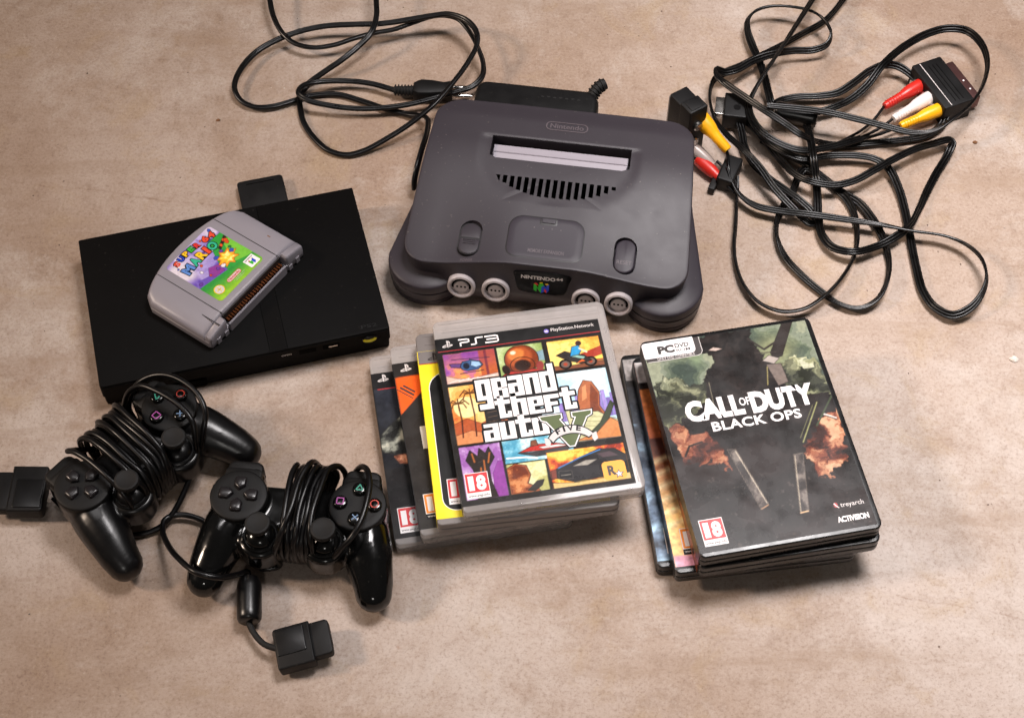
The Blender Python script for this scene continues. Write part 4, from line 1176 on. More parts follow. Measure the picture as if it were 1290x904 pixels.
    W.append(text_data('CALL', X0 + 18.6, Y0 + 111.2, X0 + 63.5, Y0 + 130.0, 13.88, bold=0.06, space=0.98))
    W.append(text_data('OF', X0 + 60.8, Y0 + 119.0, X0 + 69.0, Y0 + 126.2, 13.88, bold=0.02))
    W.append(text_data('DUTY', X0 + 69.0, Y0 + 110.6, X0 + 118.5, Y0 + 129.8, 13.88, bold=0.06, space=0.98))
    W.append(text_data('BLACK OPS', X0 + 35.2, Y0 + 100.6, X0 + 104.0, Y0 + 109.0, 13.88, bold=0.028, space=1.05))
    obj('title', *join(W), M['white'], sl, smooth=False)
    obj('maker_name', *text_data('treyarch', X0 + 109.5, Y0 + 20.4, X0 + 127, Y0 + 25.2, 13.88, bold=0.01), M['offwhite'], sl, smooth=False)
    obj('maker_mark', *join([flat(circle(1.5, 12, X0 + 106.3, Y0 + 23.8, 2.2), 13.87)]), M['red_line'], sl, smooth=False)
    obj('maker_mark', *stroke([(X0 + 105.2, Y0 + 25.4), (X0 + 106.4, Y0 + 23.2), (X0 + 108.2, Y0 + 21.2)], 0.8, 13.9), M['offwhite'], sl, smooth=False)
    obj('publisher_name', *text_data('ACTIVISION', X0 + 104.0, Y0 + 9.4, X0 + 127.5, Y0 + 14.2, 13.88, bold=0.04, space=0.92), M['white'], sl, smooth=False)
    b = age_box(sl, X0 + 5.0, Y0 + 8.2, 2, 'red'); b.location.z = 13.8 * U
    # scuffs on the sleeve film
    rn = random.Random(5)
    return T
dvd_four()

# ------------------------------------------------------------------ slim black console, card behind it, cartridge on it
def console_slim():
    T = thing('slim_console', 'flat matte black slim games console with a small yellow light on its front', 'game console', (-227.9, 52.6, 0), 14.93)
    o = rrect(230, 150, (2.5, 2.0, 1.2, 1.2), 0, 0, 3)
    body = obj('lower_housing', *slab_data(o, [(4, 1.0), (1.6, 1.2), (1.0, 6), (1.0, 12.6)]), M['black_top'], T)
    top = obj('top_cover', *slab_data(o, [(0.4, 13.2), (0, 13.6), (0, 27.2), (0.25, 27.75), (0.8, 28.0)]), M['black_top'], T)
    for x in (19.0, 33.0):
        obj('cover_seam', *slab_data([(x - 0.35, -74.5), (x + 0.35, -74.5), (x + 0.35, 74.0), (x - 0.35, 74.0)], [(0, 27.5), (0, 28.06)]), M['hole'], top)
    obj('cover_strip', *slab_data([(19.7, -74.6), (32.3, -74.6), (32.3, 74.0), (19.7, 74.0)], [(0, 27.4), (0.15, 28.05)]), M['black_top'], top)
    obj('lettering', *text_data('PS2', 93, -70.5, 106, -67.2, 28.04, bold=0.01), M['black_satin'], top, smooth=False)
    MF = Matrix.Translation((0, -75.0, 0)) @ Matrix.Rotation(R(90), 4, 'X')
    def front(name, vf, m, parent):
        V, F = xform(vf, MF); return obj(name, V, F, m, parent)
    fp = front('front_panel', slab_data(rrect(226, 11.6, 0.8, 0, 20.4), [(0, -1), (0, 0.35), (0.2, 0.5)]), M['black_top'], T)
    led = front('power_button', slab_data(circle(6.2, 24, 98, 20.2, 3.9), [(0, 0), (0, 0.9), (0.6, 1.5)]), M['black_gloss'], fp)
    cres = [(98 + 5.6 * math.cos(R(a)), 20.6 + 4.0 * math.sin(R(a))) for a in range(186, 355, 8)] + [(98 + 4.0 * math.cos(R(a)), 21.6 + 1.6 * math.sin(R(a))) for a in range(354, 185, -8)]
    front('power_light', slab_data(cres, [(0, 1.0), (0, 1.75)]), M['led'], led)
    front('usb_socket', slab_data(rrect(13.5, 5.4, 0.4, 67, 20.4), [(0, 0), (0, 0.62)]), M['hole'], fp)
    front('usb_contact', slab_data(rrect(7, 1.2, 0.2, 68.5, 20.2), [(0, 0.3), (0, 0.8)]), M['metal'], fp)
    front('usb_socket', slab_data(rrect(13.5, 5.4, 0.4, 48, 20.4), [(0, 0), (0, 0.62)]), M['hole'], fp)
    front('eject_lettering', join([text_data('OPEN', 27, 20.0, 35, 21.8, 0.62, bold=0.02)]), M['offwhite'], fp)
    for x in (-80, -48):
        front('controller_socket', slab_data(rrect(28, 8.5, 2.0, x, 6.6), [(0, -1.2), (0, 0.15)]), M['hole'], T)
    for sx in (-1, 1):
        for sy in (-1, 1):
            obj('rubber_foot', *slab_data(circle(6, 16, sx * 100, sy * 62), [(0, 0), (0, 2)]), M['rubber'], T)
console_slim()

def memory_card():
    T = thing('memory_card', 'small flat black memory card lying behind the slim black console', 'memory card', (-227.9, 52.6, 0), 14.93)
    body = obj('shell', *slab_data(rrect(39.6, 46, (1, 1, 3.2, 3.2), 41.3, 99.0), soft(0, 8.0, 0.9)), M['black_matte'], T)
    obj('grip_groove', *slab_data(rrect(24, 1.0, 0.4, 41.3, 117.2), [(0, 7.6), (0, 8.04)]), M['hole'], body)
memory_card()

def cartridge():
    T = thing('game_cartridge', 'grey game cartridge with a colourful label lying across the slim black console', 'cartridge', (-231.3, 53.3, 28.15), 55.7)
    # outline with arched head; the connector side steps back between the wings
    def outline(ymid):
        pts = []
        pts += [(-58, 30.0), (-58, -31.0), (-56.5, -34.0), (-37, -34.0), (-36, ymid), (36, ymid), (37, -34.0), (56.5, -34.0), (58, -31.0), (58, 30.0)]
        q = []
        n = 26
        for k in range(n + 1):
            t = k / n; x = 58 - 116 * t
            ax = abs(x) / 58
            y = 48.0 - 15.0 * ax ** 2.0
            if ax > 0.93: y -= 5.0 * ((ax - 0.93) / 0.07) ** 2
            q.append((x, y))
        return pts[1:-1] + q
    def H(x, y):
        a = max(0.0, (abs(x) - 40) / 18.0)
        return -5.5 * a ** 2.4 - 2.2 * max(0.0, (y - 36) / 12.0) ** 2
    def plate(o, zs, cap_n=10):
        V, F = [], []; N = len(o)
        for ins, z, w in zs:
            for x, y in inset(o, ins): V.append((x, y, z + w * H(x, y)))
        last = inset(o, zs[-1][0]); k = len(zs)
        tgt = np.stack([last[:, 0] * 0.6, np.clip(last[:, 1] * 0.2, -4, 6)], 1)
        for s in np.linspace(0, 1, cap_n + 1)[1:]:
            for x, y in last * (1 - s) + tgt * s: V.append((x, y, zs[-1][1] + zs[-1][2] * H(x, y)))
            k += 1
        for q in range(k - 1):
            for i in range(N):
                j = (i + 1) % N
                F.append((q * N + i, q * N + j, (q + 1) * N + j, (q + 1) * N + i))
        F.append(tuple(range(N - 1, -1, -1))); F.append(tuple(range((k - 1) * N, k * N)))
        return V, F
    front = [(-58, -27.5), (-36, -27.5), (0, -27.5), (36, -27.5), (58, -27.5)] + [q for q in outline(-33.0) if q[1] > 20]
    back = outline(-33.0)
    obj('back_shell', *plate(back, [(2.0, 0, 0), (0.6, 0.8, 0), (0, 2.4, 0), (0, 7.6, 0), (0.4, 7.9, 0)], 4), M['cart_grey'], T, angle=50)
    fs = obj('front_shell', *plate(front, [(0.4, 8.1, 0), (0, 8.4, 0), (0, 14.0, 1), (0.5, 16.2, 1), (1.6, 17.6, 1), (2.6, 18.1, 1)], 14), M['cart_grey'], T, angle=50)
    for s in (-1, 1):
        obj('wing_end', *slab_data(rrect(20.6, 6.8, (2.2, 2.2, 0.2, 0.2), s * 47.2, -30.7, 4), [(0.4, 8.1), (0, 8.4), (0, 15.6), (0.5, 17.2), (1.4, 17.9)], zf=lambda x, y: H(x, y) * (0.0 if y < -100 else 1.0)), M['cart_grey'], fs, angle=50)
    # grooves that set off the label panel from the wings
    for x in (-34.5, 34.5):
        ys = np.linspace(-28.2, 42.2, 24)
        V, F = stroke([(x, y) for y in ys], 0.7, 0)
        V = [(a, b, 18.16 + H(a, b) - (0.5 if b > 41 else 0)) for a, b, _ in V]
        obj('panel_groove', V, F, M['cart_dark'], fs)
    # thumb notch marks
    obj('wing_notch', *slab_data([(-44.6, -33.0), (-44.0, -33.0), (-44.0, -8), (-44.6, -8)], [(0, 17.5), (0, 17.95)], zf=lambda x, y: H(x, y) + 0.1), M['cart_dark'], fs)
    obj('wing_scuff', *slab_data(rrect(1.0, 3.0, 0.4, 46.5, -8), [(0, 17.0), (0, 18.2)], zf=H), M['crumb'], fs)
    # connector mouth with its row of contacts
    mouth = obj('connector_mouth', *box_data(-35.2, -32.6, 5.8, 35.2, -27.0, 8.4), M['cart_dark'], T)
    obj('mouth_wall', *box_data(-35.4, -28.6, 6.0, 35.4, -27.3, 16.6), M['cart_dark'], T)
    for k in range(25):
        x = -32.4 + k * 2.7
        obj('contact', *box_data(x - 0.75, -32.2, 8.2, x + 0.75, -28.2, 11.4), M['brass'], mouth)
    obj('mouth_lip', *slab_data(rrect(70, 2.0, 0.4, 0, -33.6), [(0, 0.6), (0, 9.6), (0.3, 10.0)]), M['cart_grey'], T)
    for s in (-1, 1):
        for k in range(2):
            obj('wing_tooth', *box_data(s * (40 + k * 9) - 2.0, -34.9, 1.0, s * (40 + k * 9) + 2.0, -33.4, 6.0 + k), M['cart_grey'], T)
    # the label: printed colours only, no figure
    p = Paint(53, 58, 0.4)
    A = p.box(-1, -1, 54, 59)
    p.grad(A, '8f7cc8', 'cfc2dc', (-0.6, 0.8), 0, 40, 10, 3)
    p.put(np.clip((p.noise(12, 4) - 0.5) * 5, 0, 1) * (p.Y > 14), hx('6a4fae'))
    p.e = 0.2
    p.ell(4, 44, 9, 12, 'd9cfd8', 3); p.ell(50, 54, 7, 7, 'cdbfd6', 2)
    p.cel([(54, 46), (40, 47), (24, 18), (54, 8)], '2f9a3a', 0.3, '1e6a2c'); p.cel([(54, 38), (46, 36), (36, 18), (54, 10)], '74bc3c', 0.2, '3f8a30')
    st_ = [(37 + (10.5 if k % 2 == 0 else 6.0) * math.cos(k * math.pi / 8), 25 + (8.5 if k % 2 == 0 else 5.0) * math.sin(k * math.pi / 8)) for k in range(16)]
    p.cel(st_, 'ee9a22', 0.4, 'a8401a'); p.tex(p.mask(p.sd_poly([(37 + (x - 37) * 0.72, 25 + (y - 25) * 0.72) for x, y in st_])), ('f2b82c', 'f7d84a', 'fbee8e'), 4, 9)
    for q in range(5): p.cel([(40 + q * 2.6, 34 + q * 1.1), (42.4 + q * 2.6, 35 + q * 1.1), (42 + q * 2.6, 37.6 + q * 1.1), (39.6 + q * 2.6, 36.6 + q * 1.1)], ('2a1a14', 'd8501e')[q % 2], 0.2)
    p.cel([(0, 22), (6, 27), (14, 24), (22, 29), (28, 22), (28, 16), (0, 20)], '6a4fae', 0.2, '4a3690'); p.cel([(14, 24), (20, 30), (27, 26), (26, 18), (16, 20)], '8a3a8e', 0.2, '4a2a60')
    rn = random.Random(12)
    for q in range(26):
        cx, cy, r_ = rn.uniform(2, 51), rn.uniform(16, 56), rn.uniform(0.8, 2.4)
        if cy < 24 - cx * 0.2: continue
        p.cel([(cx + r_ * rn.uniform(0.6, 1.2) * math.cos(a), cy + r_ * rn.uniform(0.6, 1.2) * math.sin(a)) for a in np.linspace(0, 5.5, 6)], rn.choice(('d8501e', 'f2c62c', '2f9a3a', '3a52b4', 'e8e0e8', '6a3a9c', '1f6f3a')), 0.2)
    gb = [(-1, -1), (54, -1), (54, 11.5), (-1, 22)]
    p.poly(gb, '2f9a34', 0.3); p.grad(p.mask(p.sd_poly(gb)), '97c42c', '2f8f3a', (0.1, 1), 2, 18)
    p.grain(0.08, 8, 1.5)
    lb = p.build('label', M['label'], fs, -26.5, -19.5, 18.24, zf=lambda X, Y: -2.2 * np.maximum(0, (Y - 36) / 12.0) ** 2)
    # round the label corners by dropping the outermost squares
    bm = bmesh.new(); bm.from_mesh(lb.data); dead = []
    for f in bm.faces:
        c = f.calc_center_median() / U
        dx = max(0, abs(c.x) - 26.5 + 3.2); dy = max(0, abs(c.y - 9.5) - 29 + 3.2)
        if math.hypot(dx, dy) > 3.2: dead.append(f)
    bmesh.ops.delete(bm, geom=dead, context='FACES'); bm.to_mesh(lb.data); bm.free()
    z = 18.34
    def words(name, chars, m):
        return obj(name, *join(chars), m, lb, smooth=False)
    ZT = lambda y: -2.2 * max(0.0, (y - 36) / 12.0) ** 2
    def glyph(ch, x, y, w, h, key, rot=0):
        zz = z + ZT(y + h)
        obj('title_keyline', *text_data(ch, x - 0.7, y - 0.7, x + w + 0.7, y + h + 0.7, zz, bold=0.13, rot=rot), M['ink_black'], lb, smooth=False)
        obj('title_letter', *text_data(ch, x, y, x + w, y + h, zz + 0.05, bold=0.05, rot=rot), M[key], lb, smooth=False)
    for k, (ch, key) in enumerate(zip('SUPER', ('let_red', 'logo_blue', 'logo_yellow', 'logo_green', 'logo_red'))):
        glyph(ch, -20.5 + k * 6.0, 31.0 - 0.35 * (k - 2) ** 2 + 1.2, 4.6, 5.2, key, 8 - 4 * k)
    for k, ch in enumerate('64'):
        glyph(ch, 11.5 + k * 6.2, 29.0 - k * 1.2, 5.2, 6.4, 'let_red', -8 - 5 * k)
    for k, (ch, key) in enumerate(zip('MARIO', ('let_blue', 'let_green', 'logo_yellow', 'let_red', 'let_green'))):
        w = (9.0, 7.4, 7.2, 3.0, 7.6)[k]; x0 = (-21.5, -11.4, -3.2, 4.8, 8.6)[k]
        glyph(ch, x0, 19.6 - 0.3 * (k - 2) ** 2, w, 8.6, key, 6 - 3 * k)
    obj('seal', *flat(circle(4.6, 24, -18.0, -10.6), z), M['logo_yellow'], lb, smooth=False)
    obj('seal', *flat(circle(3.9, 24, -18.0, -10.6), z + 0.04), M['offwhite'], lb, smooth=False)
    obj('seal', *join([stroke([(-20.6, -10.6), (-15.4, -10.6)], 0.7, z + 0.08), stroke([(-18, -13.2), (-18, -8.0)], 0.7, z + 0.08)]), M['logo_yellow'], lb, smooth=False)
    obj('maker_oval', *flat(rrect(15.5, 4.0, 2.0, -0.6, -11.0), z), M['let_red'], lb, smooth=False)
    obj('maker_oval', *flat(rrect(14.7, 3.2, 1.6, -0.6, -11.0), z + 0.04), M['offwhite'], lb, smooth=False)
    obj('maker_name', *text_data('Nintendo', -7.0, -12.1, 5.8, -9.8, z + 0.08, bold=0.03), M['red'], lb, smooth=False)
    obj('small_print', *join([text_data('ENTERTAINMENT SYSTEM', -4, -14.6, 8.5, -13.8, z, bold=0.0), text_data('MADE IN JAPAN', -3, -16.2, 6.5, -15.4, z)]), M['offwhite'], lb, smooth=False)
    obj('console_panel', *flat(rrect(10.6, 9.8, 0.4, 19.0, -12.9), z), M['white'], lb, smooth=False)
    obj('console_name', *text_data('NINTENDO64', 14.6, -10.2, 23.4, -9.0, z + 0.05, bold=0.03), M['ink_black'], lb, smooth=False)
    for q, (pg, key) in enumerate((([(-2.6, 2.4), (-2.6, -2.0), (-1.6, -2.6), (-0.2, -1.2), (-0.2, -3.0), (0.2, 1.0), (-1.4, 1.2), (-1.6, 2.0)], 'logo_green'), ([(0.2, 1.0), (0.2, -3.0), (1.2, -2.4), (2.4, -1.6), (2.4, 2.6), (1.4, 2.0)], 'logo_blue'), ([(-2.6, 2.4), (-1.4, 1.2), (-0.8, 3.0)], 'logo_red'), ([(1.4, 2.0), (2.4, 2.6), (0.6, 3.2)], 'logo_yellow'))):
        obj('console_emblem', *flat([(19.0 + a, -13.8 + b) for a, b in pg], z + 0.05 + 0.03 * q), M[key], lb, smooth=False)
cartridge()
AV_A = [(304.9,231,10,0),(278.6,218,14,0),(249.6,209.5,18,0),(232.5,213.9,20,0),(217.2,224.8,22,0),(208.1,241.4,22,20),(206.5,258.2,22,40),(212.2,272.6,24,60),(223.8,292.9,28,60),(239.9,320.5,30,60),(255.2,348.6,30,50),(272.3,381.5,28,40),(287,415.3,20,40),(304.8,434.8,14,40),(312.7,417.8,10,60),(303.7,399.7,8,70),(286.9,377.6,7,75),(265,361.9,6,80),(245.7,348.4,5,80),(224.7,333.1,6,60),(204.5,317.9,8,30),(189.3,307.9,10,30),(179.9,298.1,12,70),(175.5,285.4,12,80),(174.5,268.1,12,75),(177.9,246.5,14,50),(187.2,224.4,18,20),(199.6,206.3,20,10),(212.2,188.3,18,0),(222.7,169.7,15,0),(233.4,155.6,12,0),(245.1,143.3,8,0),(252.5,138.1,5,0),(258.5,141.9,3.5,0),(255.7,150.3,5,0),(243.5,163.4,8,0),(230.9,175.7,8,0),(218.2,188,8,0),(207.7,203.2,8,0),(202.1,221.5,8,0),(200.2,238.2,10,0),(198,250.4,12,0)]
AV_B = [(184.8,191.5,14,60),(187.7,178.9,12,60),(194.4,164.7,10,40),(206.5,153.4,10,10),(228.1,146.8,11,0),(251,141.9,13,0),(284.2,137.1,12,10),(310.5,132.2,12,30),(336.5,125.7,12,50),(362.6,120.8,12,50),(378.9,110.9,13,60),(388.3,94.4,16,70),(390.2,76.3,16,70),(385.1,60.7,14,60),(373.3,46.6,11,40),(359,41.5,8,30),(346.4,50.8,6,20),(339.1,67.7,5,10),(336.8,94.8,4,0),(335.9,124.3,4,0),(335,154.6,4,10),(332,177.6,6,30),(325.7,197.4,8,20),(315.6,207.3,9,0),(299.3,210.7,10,0),(275,210.5,10,0),(251.4,204.8,12,0),(235.5,211.9,12,0),(221.6,226.4,10,0),(211.7,243,10,0)]
AV_C = [(364.5,298.3,10,0),(356,308,12,20),(345.7,314.8,14,40),(334.7,314.7,15,50),(319.8,307.6,14,50),(304.4,294.7,12,40),(289.5,284.8,10,20),(271.6,281.7,9,0),(253.9,281.4,8,0),(239.4,277.4,8,0),(230.3,271.6,9,0),(228,281.2,10,0),(226.2,301.5,9,0),(222.8,323.1,9,0),(217.6,342.1,10,20),(214.2,358.3,12,50),(214.9,371.6,14,60),(222.6,381,16,60),(237.4,385.3,18,50),(257.4,382.5,20,40),(272.6,375.4,22,40),(283.2,364.3,22,60),(288.6,349.1,20,75),(284.6,339,16,75),(272.4,334.8,13,70),(254,332.6,14,70),(235.1,326.4,16,60),(216.5,318.2,16,20),(199.9,306.2,16,10),(188.1,302.1,17,30),(181.9,301.1,21,50),(180.8,289.5,25,30),(188.4,278.1,26,0),(202.7,263,27,0),(220.1,245.3,28,0),(235.3,233.4,26,0),(250,222.5,23,0),(270,226.9,8,0),(288.2,227.9,4,0),(316.5,231,4,0),(345,235,4,0),(363.8,239.9,4,0),(379.2,251.4,5,0),(384,260,8,0)]
AV_D = [(220.7,249.1,31,10),(244.3,247.5,30,0),(272.1,245,28,0),(299.5,238.8,26,0),(323.4,232.6,24,0),(346.7,225.4,24,10),(363.6,225.7,26,30),(381.7,237,29,50),(399.8,255,28,70),(415.1,279.8,26,75),(423.5,307,26,75),(422.3,333.7,24,60),(412.4,351.6,22,50),(396.8,356.5,20,50),(378.2,351.2,19,40),(354.4,334.8,19,40),(330.8,308.8,21,40),(315.4,289.1,15,20),(299,275.3,11,10),(280.5,265.5,10,0),(262.7,260.5,8,0)]
AV_E = [(204.7,256,6,0),(218.7,235.5,6,0),(230.3,209.9,8,0),(241.7,188.4,12,0),(253.9,177.1,15,0),(274.2,173.7,14,0),(291.7,178.4,14,0),(309.8,189.3,15,0),(328.4,202.2,15,0),(351,216.1,14,0),(366.9,223.5,12,0),(376.5,227.3,12,0),(382.5,229.2,11,0),(384.8,227.3,9,0),(382.7,222.6,6,0),(377.7,213.2,4,0),(367.8,196.8,4,10),(355.9,174.2,4,20),(345.9,153.1,6,50),(336.5,135.7,8,50),(323.1,122,10,20),(305.3,111.6,9,0),(284,103.1,12,0),(268.5,109.5,9,20),(260.7,122.9,8,40),(259.6,143.4,6,10),(260.5,163.6,8,0),(261.3,185.8,8,0),(259,199.7,18,0),(258.8,224.2,16,0),(257.7,243.6,12,0)]
AV_F = [(191.4,187.7,8,0),(191.8,168.9,6,70),(189.2,139.1,5,75),(186.1,113.4,5,75),(186.7,92.4,5,70),(191.7,71,6,60),(203.3,52.5,7,50),(220,44,8,40),(237.5,45.8,9,50),(255.4,58.2,10,60),(271.9,77.9,9,70),(285.7,103.6,6,75),(290.8,124.8,5,75),(290.7,148.9,5,60),(285.8,166.4,5,40),(276.5,180.4,4,20),(264,193.8,4,0),(253.5,200,4,0),(247.3,191.8,4,30),(241.9,177.4,4,40),(232.2,159.6,4,30),(224.4,141.2,5,60),(223,124,5,60),(227.6,104.5,4,20),(239.2,85.4,4,10),(255.4,67.4,3,10),(269.1,54.6,4,30),(284.7,50,5,30),(299.5,57.6,7,50),(309.2,74.9,8,70),(314.2,97.2,6,70),(312.6,121.6,5,50),(306.3,143,5,20),(296.8,161.2,5,20),(283.7,172.6,5,10),(270.4,188.4,4,0),(255,206.3,3,0),(235.3,219.8,3,0),(218.9,233.5,3,0)]
PW_A = [(-231.1,417.3,20,0),(-227.2,387.9,18,30),(-222,367.3,16,30),(-212.6,349,14,30),(-200.3,338,12,20),(-183.3,333.2,12,20),(-165.4,336.5,12,20),(-147.7,343.7,13,20),(-129.9,351,13,20),(-110.4,355.3,14,20),(-93.9,361.7,16,20),(-75.7,367,19,20),(-63.2,366.1,21,20),(-51.4,360.1,22,30),(-42.5,349.1,20,40),(-33.4,329.1,18,50),(-28.1,309.3,16,50),(-29.2,294.7,16,40),(-37.6,283.9,15,20),(-55.2,277.9,13,10),(-79.8,269.9,11,0),(-104.3,263.8,10,0),(-135.8,260.6,10,0),(-164,262.2,12,0),(-183.9,266.8,14,10),(-192.3,275.3,14,30),(-190.1,283,14,20),(-180.1,289.9,12,0),(-155.6,294,10,0),(-130.6,292.4,9,0),(-107.4,284.4,9,0)]
PW_B = [(-129.7,407.8,30,20),(-127.6,378.7,28,30),(-126.6,358.2,26,30),(-130.8,339.9,24,30),(-141.2,327.8,20,20),(-156.4,313.7,16,20),(-172.1,304.6,10,20),(-186.3,295.5,4,20),(-192.5,282.7,3,30),(-191.4,268.3,3,30),(-186.4,249.4,3,20),(-176,231.7,3,10),(-161.7,217.1,3,10),(-146.1,212.6,3,10),(-131.6,216.5,4,10),(-113.1,226.1,8,10),(-92.5,238.6,14,10),(-71.8,254,22,20),(-54.9,278,25,30),(-41.4,303.4,26,30),(-33.9,324.1,28,40),(-34.9,337,30,40),(-43.8,351,30,30),(-60.7,361,28,20),(-75.3,361.9,25,20),(-97.2,360.6,21,20),(-122.7,358.3,18,20),(-148.4,359,16,20),(-174,358.6,14,20),(-195.8,354.3,12,20),(-217.1,344.9,10,30),(-234.3,332.6,8,30),(-245.6,314.5,8,40),(-251.1,296.7,8,50),(-250.7,284.1,7,40),(-243.4,272.6,5,20),(-230.9,266.9,4,10),(-214.7,268.1,4,0),(-197.7,275.9,3,0),(-180.4,282.9,3,0),(-159.1,284.1,3,0),(-137.3,276.6,3,0),(-115.3,266.4,4,0),(-93.7,259.1,5,0),(-81.3,252.7,10,20),(-75.7,240.8,18,40),(-75.4,221.4,24,50),(-79.2,196,28,55),(-82.6,178,26,55),(-84.7,170.7,18,60),(-85,168.6,10,60)]
LEAD_R1 = [(331.7,272.8,9),(325.1,263.1,8),(317,252.6,7),(306,242.1,7),(293.6,232.7,8),(280.7,221.6,12)]
LEAD_R2 = [(337.5,256.7,9),(327.5,248,8),(317.1,241.3,7),(305.6,233.8,8),(294.1,227.2,10)]
LEAD_R3 = [(343.5,248.3,9),(332.5,242.5,8),(319.9,236.7,8),(304.8,230.1,10)]
LEAD_L1 = [(182.9,202.6,26),(184.7,198.9,20),(185.4,190.6,15),(187.5,178,13)]
LEAD_L2 = [(176.1,201.2,12),(182.1,194.9,10),(184.9,184.1,9),(189.6,172.6,9)]
LEAD_L3 = [(182.1,181.3,8),(185.1,175.1,8),(189.5,169,8)]
C2_END = [(-169.9,-192.7,10),(-181.7,-194.4,8),(-191.7,-188.7,7),(-205,-175.9,5),(-222.1,-159.3,5),(-236,-151.2,6),(-249.8,-149.2,7),(-259.2,-153.9,8),(-259.3,-164.4,10),(-250.7,-183,20),(-237.5,-201.9,34),(-223.8,-214.4,40),(-208.8,-216,36),(-197.4,-206.2,22),(-191.9,-200.7,15),(-190.9,-204.8,13)]
C2_TAIL = [(-189.1,-235.6,11),(-186.2,-242.6,10),(-182.2,-248.8,10),(-175.2,-256,11),(-165,-260.5,13)]
misc = [(404.7,3.5,0),(407.6,235.6,0),(409.4,229.1,0),(-447.4,250.9,0),(-263.4,254.1,0),(-149.9,305.6,0)]

# ------------------------------------------------------------------ the two gamepads
def ball(c, r, sy=1.0, sz=1.0, n=14, m=10):
    V, F = [], []
    for j in range(1, m):
        a = math.pi * j / m
        for k in range(n):
            b = 2 * math.pi * k / n
            V.append((c[0] + r * math.sin(a) * math.cos(b), c[1] + r * sy * math.sin(a) * math.sin(b), c[2] - r * sz * math.cos(a)))
    for j in range(m - 2):
        for k in range(n):
            l = (k + 1) % n
            F.append((j * n + k, j * n + l, (j + 1) * n + l, (j + 1) * n + k))
    F.append(tuple(range(n - 1, -1, -1))); F.append(tuple(range((m - 2) * n, (m - 1) * n)))
    return V, F

def pad_body():
    S = []
    for s in (-1, 1):
        S.append(slab_data(circle(21.5, 32, s * 44, 0), soft(17, 43.5, 5)))
        S.append(slab_data(circle(17.5, 28, s * 23.7, -28), soft(15, 37.5, 4)))
        # grip: overlapping balls from the pod to the tip, flattened a little
        P = spline([(s * 47, -6, 26.5, 18.5), (s * 52, -20, 25.5, 18.8), (s * 56.5, -36, 22.5, 17.2), (s * 60.5, -49, 19, 15.0), (s * 62, -56.5, 16.5, 13.6)], 3.0)
        for q in P: S.append(ball(q[:3], q[3], 1.0, 0.92))
        S.append(slab_data(rrect(30, 18, 6, s * 44, 18), soft(18, 38, 4)))
    S.append(slab_data(rrect(84, 36, 6, 0, -3), soft(17, 37.5, 4)))
    S.append(slab_data(rrect(52, 26, 8, 0, -24), soft(17, 35.5, 4)))
    o = obj('body', *join(S), M['black_satin'], None)
    fix_normals(o.data)
    modified(o, ('REMESH', dict(mode='VOXEL', voxel_size=1.25 * U)), ('SMOOTH', dict(factor=0.5, iterations=9)))
    me = o.data
    me.polygons.foreach_set('use_smooth', [True] * len(me.polygons))
    me.materials.clear(); me.materials.append(M['black_satin'])
    bpy.data.objects.remove(o)
    return me
PAD_MESH = pad_body()

def loops(strands, y0=-3.0, ay=35.0, zc=27.0, az=23.5):
    """cable wound round the waist: strands = (x at the far edge, x at the near edge, extra height, side bulge)"""
    P = []; rn = random.Random(len(strands) * 7 + 1)
    for i, (xt, xb, up, bul) in enumerate(strands):
        nx = strands[i + 1][0] if i + 1 < len(strands) else None
        for a in (100, 70, 40, 10) if False else ():
            pass
        for k, a in enumerate((0, 24, 50, 78, 104, 132, 158, 180)):        # over the top, far edge to near edge
            t = k / 7.0
            c, s_ = math.cos(R(a)), math.sin(R(a))
            yy = y0 + (ay + up * 0.25 * (1 if a < 90 else 0.3)) * math.copysign(abs(c) ** 0.75, c)
            zz = zc + (az + up) * abs(s_) ** 0.55
            P.append((xt + (xb - xt) * t + bul * math.sin(math.pi * t) + rn.uniform(-1.1, 1.1), yy + rn.uniform(-0.8, 0.8), zz + rn.uniform(-0.4, 1.2)))
        if nx is not None:
            for k, a in enumerate((202, 235, 270, 305, 338)):              # back underneath
                t = (k + 1) / 6.0
                c, s_ = math.cos(R(a)), math.sin(R(a))
                P.append((xb + (nx - xb) * t, y0 + (ay - 2) * math.copysign(abs(c) ** 0.75, c), zc - (zc - 6) * abs(s_) ** 0.6))
    return P

